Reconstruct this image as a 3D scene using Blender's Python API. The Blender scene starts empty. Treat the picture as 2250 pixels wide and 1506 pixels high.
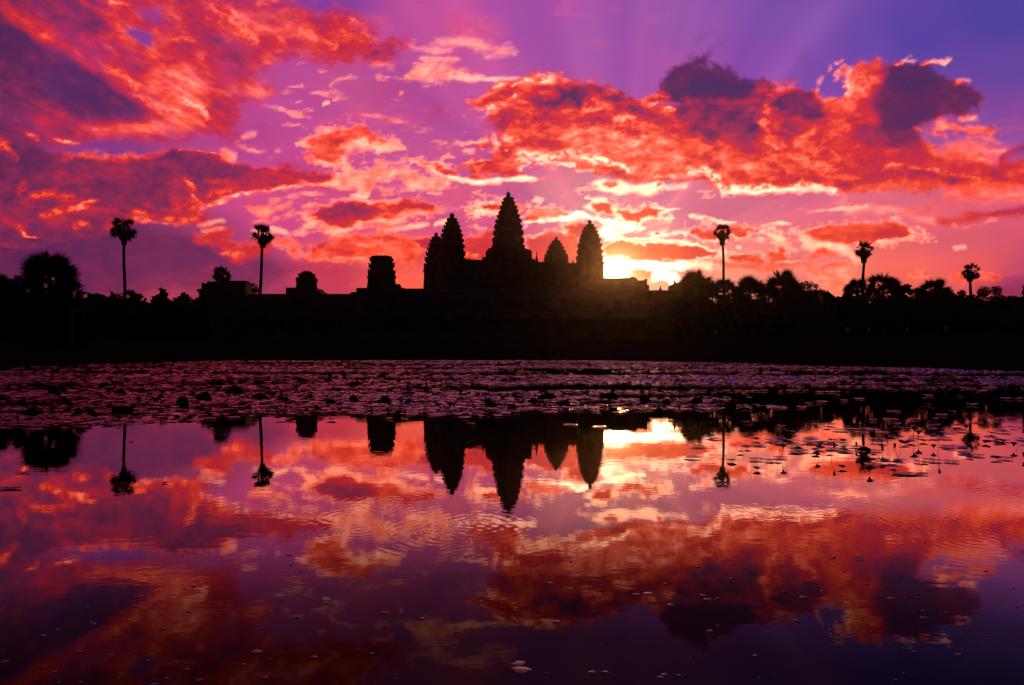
import bpy, bmesh, math, random
import numpy as np
from mathutils import Vector, Matrix
scene = bpy.context.scene
COL = scene.collection
# ---------------- camera ----------------
F = 1500.0; HY = 772.0; CX = 1125.0; EYE = 1.25     # focal length and horizon in the photograph's own measure
cam_d = bpy.data.cameras.new("camera"); cam = bpy.data.objects.new("camera", cam_d); COL.objects.link(cam)
cam_d.sensor_width = 36; cam_d.lens = 24; cam_d.shift_y = (HY - 753.0) / 2250.0
cam_d.clip_start = 0.1; cam_d.clip_end = 20000
cam.location = (0, 0, EYE); cam.rotation_euler = (math.radians(90), 0, 0)
scene.camera = cam
# ---------------- sun, world, exposure ----------------
SUN_AZ = math.atan((1352 - CX) / F); SUN_EL = math.atan((HY - 598) / F * math.cos(SUN_AZ))
sun_d = bpy.data.lights.new("sun", 'SUN'); sun = bpy.data.objects.new("sun", sun_d); COL.objects.link(sun)
sun_d.energy = 0.95; sun_d.angle = math.radians(0.5); sun_d.color = (1.0, 0.40, 0.12)
sd = Vector((math.sin(SUN_AZ) * math.cos(SUN_EL), math.cos(SUN_AZ) * math.cos(SUN_EL), math.sin(SUN_EL)))
sun.rotation_euler = sd.to_track_quat('Z', 'Y').to_euler(); sun.location = (40, 200, 60)
w = bpy.data.worlds.new("World"); scene.world = w; w.use_nodes = True
nt = w.node_tree; bg = nt.nodes['Background']; st = nt.nodes.new('ShaderNodeTexSky'); st.sky_type = 'NISHITA'; st.sun_disc = False
st.sun_elevation = SUN_EL; st.sun_rotation = SUN_AZ; nt.links.new(st.outputs[0], bg.inputs[0]); bg.inputs[1].default_value = 0.008
scene.view_settings.view_transform = 'Standard'; scene.view_settings.look = 'None'
scene.view_settings.exposure = 0; scene.view_settings.gamma = 1
scene.render.engine = 'CYCLES'; cy = scene.cycles
cy.use_denoising = True; cy.max_bounces = 6; cy.diffuse_bounces = 2; cy.glossy_bounces = 4; cy.sample_clamp_indirect = 3; cy.caustics_reflective = False
rnd = random.Random(7)

# ---------------- helpers ----------------
def px(x, y, D):                       # point at distance D (metres ahead) seen at photograph position x, y
    return Vector(((x - CX) / F * D, D, EYE + (HY - y) / F * D))
def add(name, verts, faces, mat=None, parent=None, label=None, cat=None, group=None, kind=None, loc=None, smooth=False):
    me = bpy.data.meshes.new(name)
    me.from_pydata([tuple(v) for v in verts], [], faces); me.update()
    if smooth: me.polygons.foreach_set('use_smooth', [True] * len(me.polygons))
    if mat: me.materials.append(mat)
    return link(name, me, parent, label, cat, group, kind, loc)
def link(name, me, parent=None, label=None, cat=None, group=None, kind=None, loc=None):
    o = bpy.data.objects.new(name, me); COL.objects.link(o)
    if parent: o.parent = parent
    if loc is not None: o.location = loc
    tag(o, label, cat, group, kind)
    return o
def tag(o, label=None, cat=None, group=None, kind=None):
    if label: o['label'] = label
    if cat: o['category'] = cat
    if group: o['group'] = group
    if kind: o['kind'] = kind
def empty(name, loc, label, cat, group=None, rz=0):
    o = link(name, None, None, label, cat, group, None, loc); o.rotation_euler.z = rz
    return o
class MB:
    def __init__(s): s.v = []; s.f = []
    def put(s, vs, fs):
        b = len(s.v); s.v += [tuple(v) for v in vs]; s.f += [tuple(i + b for i in f) for f in fs]
    def box(s, x0, x1, y0, y1, z0, z1):
        s.put([(x0,y0,z0),(x1,y0,z0),(x1,y1,z0),(x0,y1,z0),(x0,y0,z1),(x1,y0,z1),(x1,y1,z1),(x0,y1,z1)],
              [(0,3,2,1),(4,5,6,7),(0,1,5,4),(1,2,6,5),(2,3,7,6),(3,0,4,7)])
    def loft(s, rings, cap=True):
        n = len(rings[0]); vs = [v for r in rings for v in r]; fs = []
        for k in range(len(rings) - 1):
            for i in range(n):
                j = (i + 1) % n; fs.append((k*n+i, k*n+j, (k+1)*n+j, (k+1)*n+i))
        if cap: fs.append(tuple(range(n))[::-1]); fs.append(tuple((len(rings)-1)*n+i for i in range(n)))
        s.put(vs, fs)
    def tube(s, pts, rad, n=6):
        rings = []
        for i, p in enumerate(pts):
            a = pts[max(i-1, 0)]; b = pts[min(i+1, len(pts)-1)]
            d = (Vector(b) - Vector(a)).normalized()
            u = d.orthogonal().normalized() if abs(d.z) < .9 else Vector((1, 0, 0)) - d * d.x; u.normalize(); w_ = d.cross(u)
            r = rad[i] if isinstance(rad, (list, tuple)) else rad
            rings.append([Vector(p) + (u * math.cos(t) + w_ * math.sin(t)) * r for t in [2*math.pi*k/n for k in range(n)]])
        s.loft(rings)
    def gable(s, x0, x1, y0, y1, z0, z1, axis='x', curve=True):      # corbelled vault roof along x or y
        prof = [(0,0),(.06,.35),(.2,.68),(.36,.9),(.5,1),(.64,.9),(.8,.68),(.94,.35),(1,0)] if curve else [(0,0),(.5,1),(1,0)]
        A, B = [], []
        for t, h in prof:
            if axis == 'x': A.append((x0, y0+(y1-y0)*t, z0+(z1-z0)*h)); B.append((x1, y0+(y1-y0)*t, z0+(z1-z0)*h))
            else: A.append((x0+(x1-x0)*t, y0, z0+(z1-z0)*h)); B.append((x0+(x1-x0)*t, y1, z0+(z1-z0)*h))
        s.loft([A, B])
    def make(s, name, mat, parent=None, **k): return add(name, s.v, s.f, mat, parent, **k)

# ---------------- materials ----------------
def mat_new(name):
    m = bpy.data.materials.new(name); m.use_nodes = True
    return m, m.node_tree, m.node_tree.nodes['Principled BSDF']
def mat_noise(name, c1, c2, scale, rough=.8, bump=.3, bscale=None, detail=8, spec=.3):
    m, nt, b = mat_new(name)
    tc = nt.nodes.new('ShaderNodeTexCoord'); n = nt.nodes.new('ShaderNodeTexNoise'); n.inputs['Scale'].default_value = scale; n.inputs['Detail'].default_value = detail
    nt.links.new(tc.outputs['Object'], n.inputs['Vector'])
    r = nt.nodes.new('ShaderNodeValToRGB'); r.color_ramp.elements[0].color = (*c1, 1); r.color_ramp.elements[1].color = (*c2, 1)
    r.color_ramp.elements[0].position = .35; r.color_ramp.elements[1].position = .65
    nt.links.new(n.outputs[0], r.inputs[0]); nt.links.new(r.outputs[0], b.inputs['Base Color'])
    b.inputs['Roughness'].default_value = rough; b.inputs['Specular IOR Level'].default_value = spec
    if bump:
        n2 = nt.nodes.new('ShaderNodeTexNoise'); n2.inputs['Scale'].default_value = bscale or scale * 3; nt.links.new(tc.outputs['Object'], n2.inputs['Vector'])
        bp = nt.nodes.new('ShaderNodeBump'); bp.inputs['Strength'].default_value = bump; nt.links.new(n2.outputs[0], bp.inputs['Height']); nt.links.new(bp.outputs[0], b.inputs['Normal'])
    return m
M_stone = mat_noise('weathered_sandstone', (.10,.09,.075), (.20,.18,.15), .35, .95, .5, 1.6, spec=.1)
M_bark = mat_noise('palm_bark', (.07,.06,.05), (.12,.10,.08), 4, .95, .6)
M_leaf = mat_noise('palm_leaf', (.025,.045,.02), (.05,.08,.03), 1.2, .6, 0, spec=.15)
M_foliage = mat_noise('tree_foliage', (.02,.04,.015), (.05,.08,.03), .8, .7, 0, spec=.15)
M_grass = mat_noise('lawn_grass', (.016,.024,.010), (.034,.042,.018), .6, 1.0, .4, 6, spec=0)
M_metal = mat_noise('rod_metal', (.1,.1,.1), (.2,.2,.2), 3, .5, 0)
M_pad = mat_noise('lily_leaf', (.03,.05,.02), (.06,.08,.035), 3, .34, .35, 9, spec=.9)
_b = M_pad.node_tree.nodes['Principled BSDF']; _b.inputs['Coat Weight'].default_value = .75; _b.inputs['Coat Roughness'].default_value = .16; _b.inputs['Coat IOR'].default_value = 1.5
M_curl = mat_noise('curled_leaf_skin', (.03,.04,.018), (.06,.06,.03), 6, .7, .3, spec=.2)
M_stem = mat_noise('lily_stem', (.04,.035,.02), (.06,.05,.03), 20, .6, 0)
M_petal = mat_noise('lily_petal', (.28,.06,.12), (.40,.12,.2), 30, .6, 0)
M_foam = mat_noise('pond_foam', (.75,.73,.78), (.88,.86,.9), 60, .7, .2)
_b = M_foam.node_tree.nodes['Principled BSDF']; _b.inputs['Coat Weight'].default_value = .35; _b.inputs['Coat Roughness'].default_value = .55
M_skin = mat_noise('skin', (.32,.2,.14), (.36,.23,.17), 10, .6, 0)
M_dark = mat_noise('dark_cloth', (.03,.03,.04), (.05,.05,.06), 20, .9, 0)
M_pale = mat_noise('pale_cloth', (.6,.6,.66), (.75,.75,.8), 20, .9, 0)
M_hair = mat_noise('black_hair', (.01,.01,.01), (.02,.02,.02), 40, .6, 0)

# ---------------- the sky ----------------
# ---- procedural cloud field: evaluated per direction of the sky (gnomonic plane units around the sunrise) ----
def _hash(ix, iy, seed):
    h = (ix.astype(np.int64) * 374761393 + iy.astype(np.int64) * 668265263 + seed * 1442695041) & 0xFFFFFFFF
    h = ((h ^ (h >> 13)) * 1274126177) & 0xFFFFFFFF
    h = h ^ (h >> 16)
    return (h & 0xFFFFFF).astype(np.float32) * np.float32(2 * math.pi / 0xFFFFFF)
def perlin(x, y, seed=0):
    x = np.asarray(x, np.float32); y = np.asarray(y, np.float32)
    x0 = np.floor(x); y0 = np.floor(y); fx = x - x0; fy = y - y0
    ix = x0.astype(np.int32); iy = y0.astype(np.int32)
    u = fx * fx * fx * (fx * (fx * 6 - 15) + 10); v = fy * fy * fy * (fy * (fy * 6 - 15) + 10)
    def g(dx, dy):
        a = _hash(ix + dx, iy + dy, seed)
        return np.cos(a) * (fx - dx) + np.sin(a) * (fy - dy)
    n0 = g(0, 0) * (1 - u) + g(1, 0) * u
    n1 = g(0, 1) * (1 - u) + g(1, 1) * u
    return (n0 * (1 - v) + n1 * v) * 1.5
def fbm(x, y, wl, seed=0, octs=4, gain=0.5, ridged=False):
    s = 0; a = 1.0; t = 0
    for o in range(octs):
        n = perlin(x / wl + 17.3 * o, y / wl - 9.1 * o, seed + o)
        if ridged: n = 1 - 2 * np.abs(n)
        s = s + a * n; t += a; a *= gain; wl = wl / 2.03
    return s / t
def sstep(a, b, x):
    t = np.clip((x - a) / (b - a), 0, 1)
    return t * t * (3 - 2 * t)

class Sky:
    def __init__(s, X, Y):
        s.X, s.Y = X, Y
        f = 1.7                       # clouds are stretched sideways
        wx = wy = 0
        for wl, amp, sd in ((170, 20, 1), (70, 11, 11), (30, 6.5, 21), (13, 3.6, 31), (6, 1.8, 41)):
            wx = wx + amp * perlin(X / (wl * f), Y / wl, sd)
            wy = wy + amp * 0.75 * perlin(X / (wl * f) + 50, Y / wl, sd + 5)
        s.wx, s.wy = wx, wy
        lx = 16 * perlin(X / 260, Y / 150, 3) + 6 * perlin(X / 90, Y / 50, 4)
        s.lx = lx; s.ly = 12 * perlin(X / 260 + 9, Y / 150, 5) + 4 * perlin(X / 90 + 3, Y / 50, 6)
        s.n1 = fbm(X / 1.6, Y, 44, 61, 5, 0.6)              # edge noise
        s.n2 = fbm(X / 1.8, Y, 20, 71, 4, 0.6)
        s.n3 = fbm(X / 1.5 + 3 * s.n2, Y, 11, 171, 4, 0.65); s.n4 = fbm(X / 1.5, Y, 75, 181, 2)
        s.bil = fbm(X / 1.2, Y, 46, 81, 4, 0.55, True)      # billows
        s.A = np.zeros_like(X); s.S = np.full_like(X, 0.5)
    def co(s, k, rot=0, dx=0, dy=0):
        if k == 0: return s.X + s.lx * .5 + dx, s.Y + s.ly * .5 + dy
        return s.X + s.wx * k + dx, s.Y + s.wy * k + dy
    def dist(s, shape, k=1.0, dx=0, dy=0):
        X, Y = s.co(k, 0, dx, dy)
        if shape[0] == 'E':
            _, cx, cy, rx, ry, rot = shape
            c, n = math.cos(math.radians(rot)), math.sin(math.radians(rot))
            u = (X - cx) * c + (Y - cy) * n; v = -(X - cx) * n + (Y - cy) * c
            r = np.sqrt((u / rx) ** 2 + (v / ry) ** 2) + 1e-6
            return (1 - r) * min(rx, ry)
        if shape[0] == 'L':
            _, pts, w = shape
            best = None
            for (a, b) in zip(pts[:-1], pts[1:]):
                vx, vy = b[0] - a[0], b[1] - a[1]; l2 = vx * vx + vy * vy + 1e-6
                t = np.clip(((X - a[0]) * vx + (Y - a[1]) * vy) / l2, 0, 1)
                d = np.hypot(X - a[0] - t * vx, Y - a[1] - t * vy)
                wa = a[2] if len(a) > 2 else w; wb = b[2] if len(b) > 2 else w
                d = (wa + (wb - wa) * t) - d
                best = d if best is None else np.maximum(best, d)
            return best
        pts = shape[1]
        ins = np.zeros(X.shape, bool); best = np.full(X.shape, 1e9, np.float32)
        n = len(pts)
        for i in range(n):
            ax, ay = pts[i]; bx, by = pts[(i + 1) % n]
            vx, vy = bx - ax, by - ay; l2 = vx * vx + vy * vy + 1e-6
            t = np.clip(((X - ax) * vx + (Y - ay) * vy) / l2, 0, 1)
            best = np.minimum(best, (X - ax - t * vx) ** 2 + (Y - ay - t * vy) ** 2)
            c = ((ay > Y) != (by > Y))
            if by != ay: ins ^= c & (X < (bx - ax) * (Y - ay) / (by - ay) + ax)
        d = np.sqrt(best)
        return np.where(ins, d, -d)
    def _box(s, shape, pad):
        if shape[0] == 'E':
            r = max(shape[3], shape[4]); x0, x1, y0, y1 = shape[1] - r, shape[1] + r, shape[2] - r, shape[2] + r
        else:
            xs = [p[0] for p in shape[1]]; ys = [p[1] for p in shape[1]]
            w = 0
            if shape[0] == 'L': w = max([shape[2]] + [p[2] for p in shape[1] if len(p) > 2])
            x0, x1, y0, y1 = min(xs) - w, max(xs) + w, min(ys) - w, max(ys) + w
        return x0 - pad, x1 + pad, y0 - pad, y1 + pad
    def _sub(s, box):
        x0, x1, y0, y1 = box
        m = (s.X > x0) & (s.X < x1) & (s.Y > y0) & (s.Y < y1)
        idx = np.nonzero(m)[0]
        q = Sky.__new__(Sky)
        for nme in ('X', 'Y', 'wx', 'wy', 'lx', 'ly', 'n1', 'n2', 'n3', 'n4', 'bil', 'A', 'S'): setattr(q, nme, getattr(s, nme)[idx])
        return q, idx
    def cloud(s, shape, S, soft=6, alpha=1.0, amp=14, rim=None, rimw=14, sh=(0, 0), k=1.0, bil=0, tear=0, halo=None):
        q, idx = s._sub(s._box(shape, 60 + soft + amp * 2))
        if not len(idx): return
        amp = amp * 1.45; soft = soft * 1.45
        if rim is not None: rim = rim + .13 * min(1, max(0, (math.hypot(q.X.mean() - 1380, (q.Y.mean() - 540) * 1.3) - 200) / 600))
        nz = amp * q.n1 + amp * .5 * q.n2 + bil * (q.bil - .35)
        d = q.dist(shape, k) + nz
        m = sstep(-soft, soft, d) * alpha
        if tear: m = m * sstep(-.5, .25, q.n2 + .8 * q.n1 + .5 - tear + d * .03)
        Sl = S
        if rim is not None:
            if halo is None: halo = 7 if sh == (0, 0) else 10
            ds0 = q.dist(shape, k, sh[0] * .6, sh[1] * .6)
            hm = sstep(-6, 10, d + halo + 12 * q.n3 + 5 * q.n2) * sstep(-.22, .42, q.n3 + .5 * q.n2 + (d + halo) * .012) * alpha * .78
            if sh != (0, 0): hm = hm * (.35 + .65 * sstep(4, -6, ds0))
            hS = rim + .08 + .26 * sstep(.2, -.3, q.n3) 
            s.S[idx] = q.S + (hS - q.S) * np.maximum(hm, hm / (hm + q.A + 1e-4) * (hm > .01)) * (q.A < .9)
            s.A[idx] = 1 - (1 - q.A) * (1 - hm)
            q.S = s.S[idx]; q.A = s.A[idx]
            ds = q.dist(shape, k, sh[0], sh[1]) + nz * .8
            rw = rimw * (.25 + 1.5 * sstep(-.35, .35, q.n4))
            rr = rim + (S - rim) * .45 * sstep(.15, -.3, q.n4)
            Sl = rr + (S - rr) * sstep(-.1, 1.25, (np.minimum(d, ds) + 10 * q.n2 + 9 * q.n3 + 1) / rw)
            Sl = Sl + (.05 * sstep(0, 30, d) + .14 * q.n4 + .07 * q.n2) * sstep(0, 6, d)
        s.S[idx] = q.S + (Sl - q.S) * np.maximum(m, m / (m + q.A + 1e-4) * (m > .01))
        s.A[idx] = 1 - (1 - q.A) * (1 - m)
    def shade(s, shape, S, soft=16, w=1.0, amp=10, k=1.0):
        q, idx = s._sub(s._box(shape, 50 + soft + amp))
        if not len(idx): return
        d = q.dist(shape, k) + amp * q.n1 + amp * .4 * q.n2
        m = sstep(-soft, soft, d) * w * (.35 + .75 * sstep(-.30, .18, q.n3 + .5 * q.n2)) if (soft < 13 and S < .8) else sstep(-soft, soft, d) * w
        s.S[idx] = q.S + (S - q.S) * np.minimum(m, 1)
    def hole(s, shape, soft=8, w=1.0, amp=8, k=1.0):
        q, idx = s._sub(s._box(shape, 50 + soft + amp))
        if not len(idx): return
        d = q.dist(shape, k) + amp * q.n1
        s.A[idx] = q.A * (1 - sstep(-soft, soft, d) * w)

# clear-sky colours (sRGB 0-255) at places of the sky
TINT = [(800,200,192,80,150),(1000,180,184,80,158),(1400,130,160,80,172),(560,290,170,66,145),(1130,210,180,80,160),(1650,130,136,76,174),(850,120,182,76,158),(780,290,188,76,152),(940,340,192,82,152),(1950,300,170,80,150),(-100,50,70,40,95),(2200,40,80,66,158),(2230,250,125,70,160),(1900,90,106,72,170),(1700,40,126,80,174),(1500,60,146,84,174),(1500,160,160,80,170),(1150,40,166,78,172),(1320,110,156,84,172),
 (900,250,184,76,155),(1150,290,172,80,165),(950,40,182,76,158),(650,230,184,74,152),(720,20,132,62,160),(310,20,150,62,145),(305,80,140,58,145),(1250,420,212,118,150),(1000,450,200,82,142),(1080,430,196,88,150),(700,430,198,74,138),
 (600,350,192,72,150),(520,440,190,70,140),(60,560,74,38,88),(250,560,100,44,96),(420,560,105,46,100),(130,480,98,45,95),(540,610,140,52,100),(720,620,186,58,88),(250,630,120,46,84),(380,655,176,62,92),(900,620,238,92,80),(900,590,235,88,85),
 (1450,450,205,105,150),(1320,440,205,120,150),(2210,150,100,68,163),(2200,440,205,85,120),(2100,520,215,90,112),(1960,470,212,98,125),(1750,440,208,95,140),(1700,470,212,105,140),(2000,600,234,98,92),(1750,560,222,110,120),(1620,600,238,140,125),(1700,610,236,120,108),(2240,620,140,55,110),(2150,600,228,88,90),
 (1420,490,225,140,155),(1620,540,220,120,125),(1560,480,205,98,140),(1850,640,240,130,105),(1960,640,228,98,92),(1300,640,225,100,110),(1100,640,215,85,100),(1050,480,200,80,140),(900,500,205,80,130),(1060,560,215,75,105),(600,480,195,70,135),(1450,630,240,150,130),(2000,80,86,66,165),(1800,140,120,72,172),(2150,330,150,75,155),(1250,170,165,80,168),(1000,350,190,82,155),
 (220,310,130,58,135),(470,500,150,58,110),(180,510,84,42,98),(60,630,95,40,85)]
def tint(X, Y):
    W = 0; C = [0, 0, 0]
    for (x, y, r, g, b) in TINT:
        d2 = ((X - x) / 1.5) ** 2 + (Y - y) ** 2
        w = 1 / (d2 + 30.0 ** 2) ** 1.6 * np.exp(-d2 / 260. ** 2)+1e-14
        W = W + w
        for i, c in enumerate((r, g, b)): C[i] = C[i] + w * ((c / 255.) ** 2.2)
    C = [c / W for c in C]; k = sstep(1500, 1000, X) * sstep(150, 420, X) + .7 * sstep(1000, 1500, X)
    return [C[0] * (1 + .10 * k), C[1] * (1 + .12 * k), C[2] * (1 - .08 * k)]

RAMP = [(0.0,(255,252,232)),(0.12,(250,226,188)),(0.24,(244,182,150)),(0.36,(238,126,98)),(0.48,(240,82,50)),(0.60,(215,48,46)),(0.70,(178,46,72)),(0.80,(134,46,80)),(0.90,(94,43,82)),(1.0,(70,45,90))]
def rays(X, Y, C):
    # shafts of light and shadow fanning out from the sun through the haze
    a = np.arctan2(600 - Y, X - 1350); r = np.hypot(X - 1350, Y - 600)
    n = perlin(a * 5.2, a * 0 + 3.3, 301) + .5 * perlin(a * 14, a * 0 + 8.1, 302)
    n = n + 1.1 * np.exp(-((a - .865) / .045) ** 2) - .9 * np.exp(-((a - .70) / .09) ** 2) - .5 * np.exp(-((a - .98) / .05) ** 2)
    m = 1 + .18 * n * sstep(60, 260, r) * sstep(1500, 500, r)
    return [C[0] * np.clip(m, .5, 1.6), C[1] * np.clip(1 + (m - 1) * .8, .5, 1.6), C[2] * np.clip(1 + (m - 1) * .25, .5, 1.5)]
def finish(s):
    X, Y = s.X, s.Y
    # fine structure of the clouds: streaky on the left, puffy in the middle
    c, n = math.cos(.55), math.sin(.55)
    U, V = X * c + Y * n, -X * n + Y * c
    streak = fbm(U / 3.2, V + 4 * s.n2, 26, 191, 5, .6)
    puff = fbm(X / 1.5 + 6 * s.n2, Y + 4 * s.n1, 34, 201, 6, .64)
    rdg = fbm(X / 1.7 + 5 * s.n1, Y, 30, 211, 5, .6, True) - .3
    left = sstep(760, 520, X) * sstep(380, 240, Y)
    mid = sstep(980, 1080, X) * sstep(1960, 1800, X) * sstep(150, 230, Y) * sstep(450, 380, Y)
    smooth = sstep(.80, .95, s.S) 
    low = sstep(420, 470, Y)
    k = (1 - .30 * smooth) * (1 - .45 * low)
    fil = np.maximum(0, fbm(U / 2.6 + 7 * s.n2, V + 6 * s.n1, 42, 251, 5, .55, True) - .42) * 1.5
    fil2 = np.maximum(0, fbm(X / 1.9 + 7 * s.n2, Y + 5 * s.n1, 30, 261, 5, .58, True) - .40) * 1.4
    big = fbm(X / 1.6, Y, 90, 271, 3, .5)
    dS = left * (streak * .15 + .07 * puff - .19 * fil * sstep(.9, .7, s.S) + .12 * big) + (1 - left) * (puff * (.14 + .10 * mid) + rdg * (.03 + .07 * mid) - fil2 * (.10 + .10 * mid) * sstep(.9, .65, s.S) + .08 * big)
    s.S = np.clip(s.S + dS * k * sstep(-.02, .2, s.S), -.6, 1)
    s.A = s.A * (1 - left * (.05 + .22 * sstep(-.1, .35, fbm(U / 2.5, V, 60, 241, 4, .6))))
    # small torn scraps of cloud in the clear parts
    scr = fbm(X / 2.3 + 8 * s.n2, Y, 34, 221, 5, .62)
    reg = sstep(250, 330, Y) * sstep(640, 560, Y) * sstep(560, 680, X) * sstep(2100, 1500, X)
    scr2 = fbm(X / 2.6 + 10 * s.n2, Y + .12 * X + 4 * s.n1, 24, 281, 5, .62); reg2 = sstep(20, 90, Y) * sstep(340, 260, Y) * sstep(520, 640, X) * sstep(1260, 1000, X)
    m = np.maximum(sstep(.18, .46, scr) * reg * .75, sstep(.24, .52, scr2) * reg2 * .5) * (1 - s.A)
    s.S = s.S + (.27 - .12 * sstep(420, 0, np.hypot(X - 1380, Y - 560)) + .2 * puff - s.S) * m / (m + s.A + 1e-3)
    s.A = 1 - (1 - s.A) * (1 - m)
    # thin veils
    veil = sstep(.0, .5, fbm(X / 3.0, Y + .15 * X, 60, 231, 4, .55)) * .22 * (1 - s.A) * (1 - sstep(1300, 1700, X) * sstep(330, 200, Y))
    s.S = s.S + (.44 - s.S) * veil / (veil + s.A + 1e-3); s.A = 1 - (1 - s.A) * (1 - veil)
def paint(s):
    E = lambda x, y, rx, ry, rot=0: ('E', x, y, rx, ry, rot)
    L = lambda *p, w=8: ('L', list(p), w)
    P = lambda *p: ('P', list(p))
    C, D, H = s.cloud, s.shade, s.hole
    # ================= large bank on the left =================
    C(P((-400,-300),(900,-300),(660,-40),(600,-5),(655,20),(690,42),(745,40),(790,44),(826,75),(822,110),(790,135),(735,140),(690,128),(625,128),(578,145),(560,170),(592,200),(570,222),(515,240),(508,275),(498,308),(470,305),(435,300),(350,302),(250,306),(180,312),(100,330),(-400,400)), .58, soft=20, amp=16, rim=.48, rimw=20, halo=2)
    C(P((-400,250),(110,330),(190,336),(235,345),(300,334),(370,332),(440,338),(500,350),(540,368),(600,368),(640,366),(700,370),(735,378),(742,395),(700,404),(600,410),(520,424),(470,440),(448,455),(470,462),(440,480),(380,484),(300,486),(240,520),(120,530),(-400,560)), .74, soft=7, amp=10, rim=.34, rimw=10, sh=(0,0), halo=3)
    D(L((-50,515,14),(60,522,14),(160,520,12),(250,512,10),(300,498,8)), .78, 10, 1); D(L((300,490,6),(380,492,6),(440,484,5)), .5, 7, .8)
    C(P((-400,498),(60,506),(200,504),(330,500),(430,512),(600,560),(640,600),(500,640),(-400,660)), .87, soft=13, amp=16, alpha=.62)
    # purple gaps
    H(P((268,58),(300,60),(330,76),(328,104),(300,92),(275,74)), 7, 1, 3, .4)
    H(P((292,22),(316,14),(352,10),(352,36),(326,42),(302,34)), 12, .8, 4, .6)
    H(E(215,318,46,7,2), 7, .8, 5); H(E(265,317,30,6,0), 7, .8, 5); H(E(430,318,70,9,4), 8, .8, 5)
    H(E(85,488,20,10,-20), 8, .55, 5)
    # shading
    D(P((-300,-100),(215,-60),(232,55),(210,80),(140,62),(60,30),(-300,0)), .83, 26, 1, 8, 0)
    D(P((-300,-60),(40,40),(110,85),(200,140),(262,190),(325,232),(318,262),(270,272),(205,265),(120,240),(-300,330)), .93, 34, 1, 10, 0)
    D(L((15,15,9),(70,60,10),(140,95,12),(230,150,14),(300,200,14),(345,240,18)), .60, 20, .9, 6, 0)
    D(L((215,135,5),(262,160,6),(330,215,9),(385,245,14)), .42, 12, .8, 6)
    D(L((180,278,6),(280,284,12),(360,278,16),(420,262,22)), .47, 15, .95, 8, .5)
    D(E(380,200,50,28,35), .44, 24, .8); D(L((380,160,8),(440,190,12),(520,205,10),(590,205,7)), .40, 14, .6)
    D(L((395,212,4),(425,238,4),(440,262,4)), .2, 6, .8); D(L((372,198,3),(400,215,3)), .25, 6, .6)
    D(L((280,130,8),(400,120,10),(480,160,10)), .60, 16, .8); D(L((345,88,6),(400,82,7),(450,84,6)), .34, 10, .6)
    D(P((370,-40),(430,-40),(455,30),(490,80),(500,104),(455,98),(420,72),(395,30)), .76, 16, .95, 6, .5)
    D(L((455,10,9),(520,45,12),(570,85,12)), .44, 12, .8); D(L((505,18,3),(545,52,3),(580,92,4)), .30, 6, .6)
    D(E(615,15,34,9,8), .80, 10, .9, 5); D(L((560,2,4),(640,0,4),(700,18,3)), .34, 8, .7)
    D(L((570,60,12),(660,75,14),(730,95,12)), .44, 14, .8); D(L((600,128,8),(540,150,7)), .55, 10, .7)
    D(L((660,78,4),(700,86,5),(745,100,5)), .26, 7, .6); D(L((765,45,4),(800,60,5),(825,80,5)), .36, 7, .7); D(E(760,75,30,14,10), .50, 12, .8)
    D(L((245,5,4),(275,15,4),(292,30,3)), .26, 7, .7); D(L((190,5,5),(240,30,6),(268,58,5)), .50, 9, .7); D(L((250,60,7),(290,110,8)), .56, 12, .7)
    # lower-left
    D(P((-300,120),(10,120),(70,200),(120,250),(180,285),(140,310),(60,300),(-300,250)), .80, 24, .7, 10, 0)
    D(P((-300,300),(10,262),(70,285),(125,330),(110,370),(40,385),(-300,400)), .88, 20, .9, 8, 0)
    D(L((0,322,12),(25,338,7),(45,356,3)), .46, 10, .7); D(L((65,305,3),(80,308,3)), .4, 5, .7)
    D(L((118,305,3),(145,308,4),(170,312,3)), .26, 5, .8); D(L((185,337,3),(215,350,4),(240,352,4),(245,338,3)), .34, 6, .7)
    D(P((360,338),(440,340),(500,355),(540,372),(520,390),(480,396),(430,394),(380,372)), .83, 13, 1, 6); D(P((120,400),(250,380),(350,395),(420,430),(380,450),(250,440),(150,430)), .80, 18, .7); D(P((-200,470),(40,440),(110,450),(60,480),(-200,490)), .78, 16, .7)
    D(L((385,333,1.5),(420,334,1.5),(445,340,1.5),(480,344,1.5)), .18, 3, .8, 2)
    D(L((300,338,3),(330,345,4)), .36, 8, .8); D(E(245,375,45,18,10), .72, 18, .7); D(P((220,400),(300,400),(400,420),(440,438),(330,440),(230,430)), .82, 12, .8)
    D(L((10,400,10),(60,392,10),(120,400,9)), .80, 14, .6); D(L((75,400,5),(60,420,6),(90,440,5)), .50, 9, .7)
    D(L((90,422,8),(130,425,9),(160,430,8)), .46, 10, .9); D(E(120,418,26,7,-5), .38, 8, .7)
    D(E(30,430,50,16,10), .86, 14, .7); D(L((110,468,4),(150,462,8),(195,456,7)), .42, 8, .95, 10); D(L((185,445,3),(225,450,3)), .35, 6, .8)
    D(L((200,470,4),(245,468,5),(290,478,5)), .60, 8, .7); D(L((20,480,6),(60,495,6)), .50, 9, .7); D(L((50,490,4),(58,505,4)), .40, 5, .5); D(L((172,500,6),(200,500,6)), .38, 6, .7)
    D(L((60,508,2),(85,512,2)), .2, 3, .8)
    D(L((450,388,4),(500,392,5),(560,396,5),(640,395,5),(720,388,4)), .62, 8, .9); D(E(620,385,90,8,-2), .64, 7, .9)
    D(L((400,395,4),(420,405,5),(430,425,4),(445,440,3)), .24, 7, .85); D(L((370,400,5),(420,412,6)), .50, 9, .6); D(E(430,440,30,8,15), .52, 7, .8)
    D(L((455,448,4),(500,426,5),(560,412,5),(640,406,4),(735,398,4)), .17, 6, .95, 4); D(L((460,420,6),(520,408,6)), .42, 8, .8)
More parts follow.
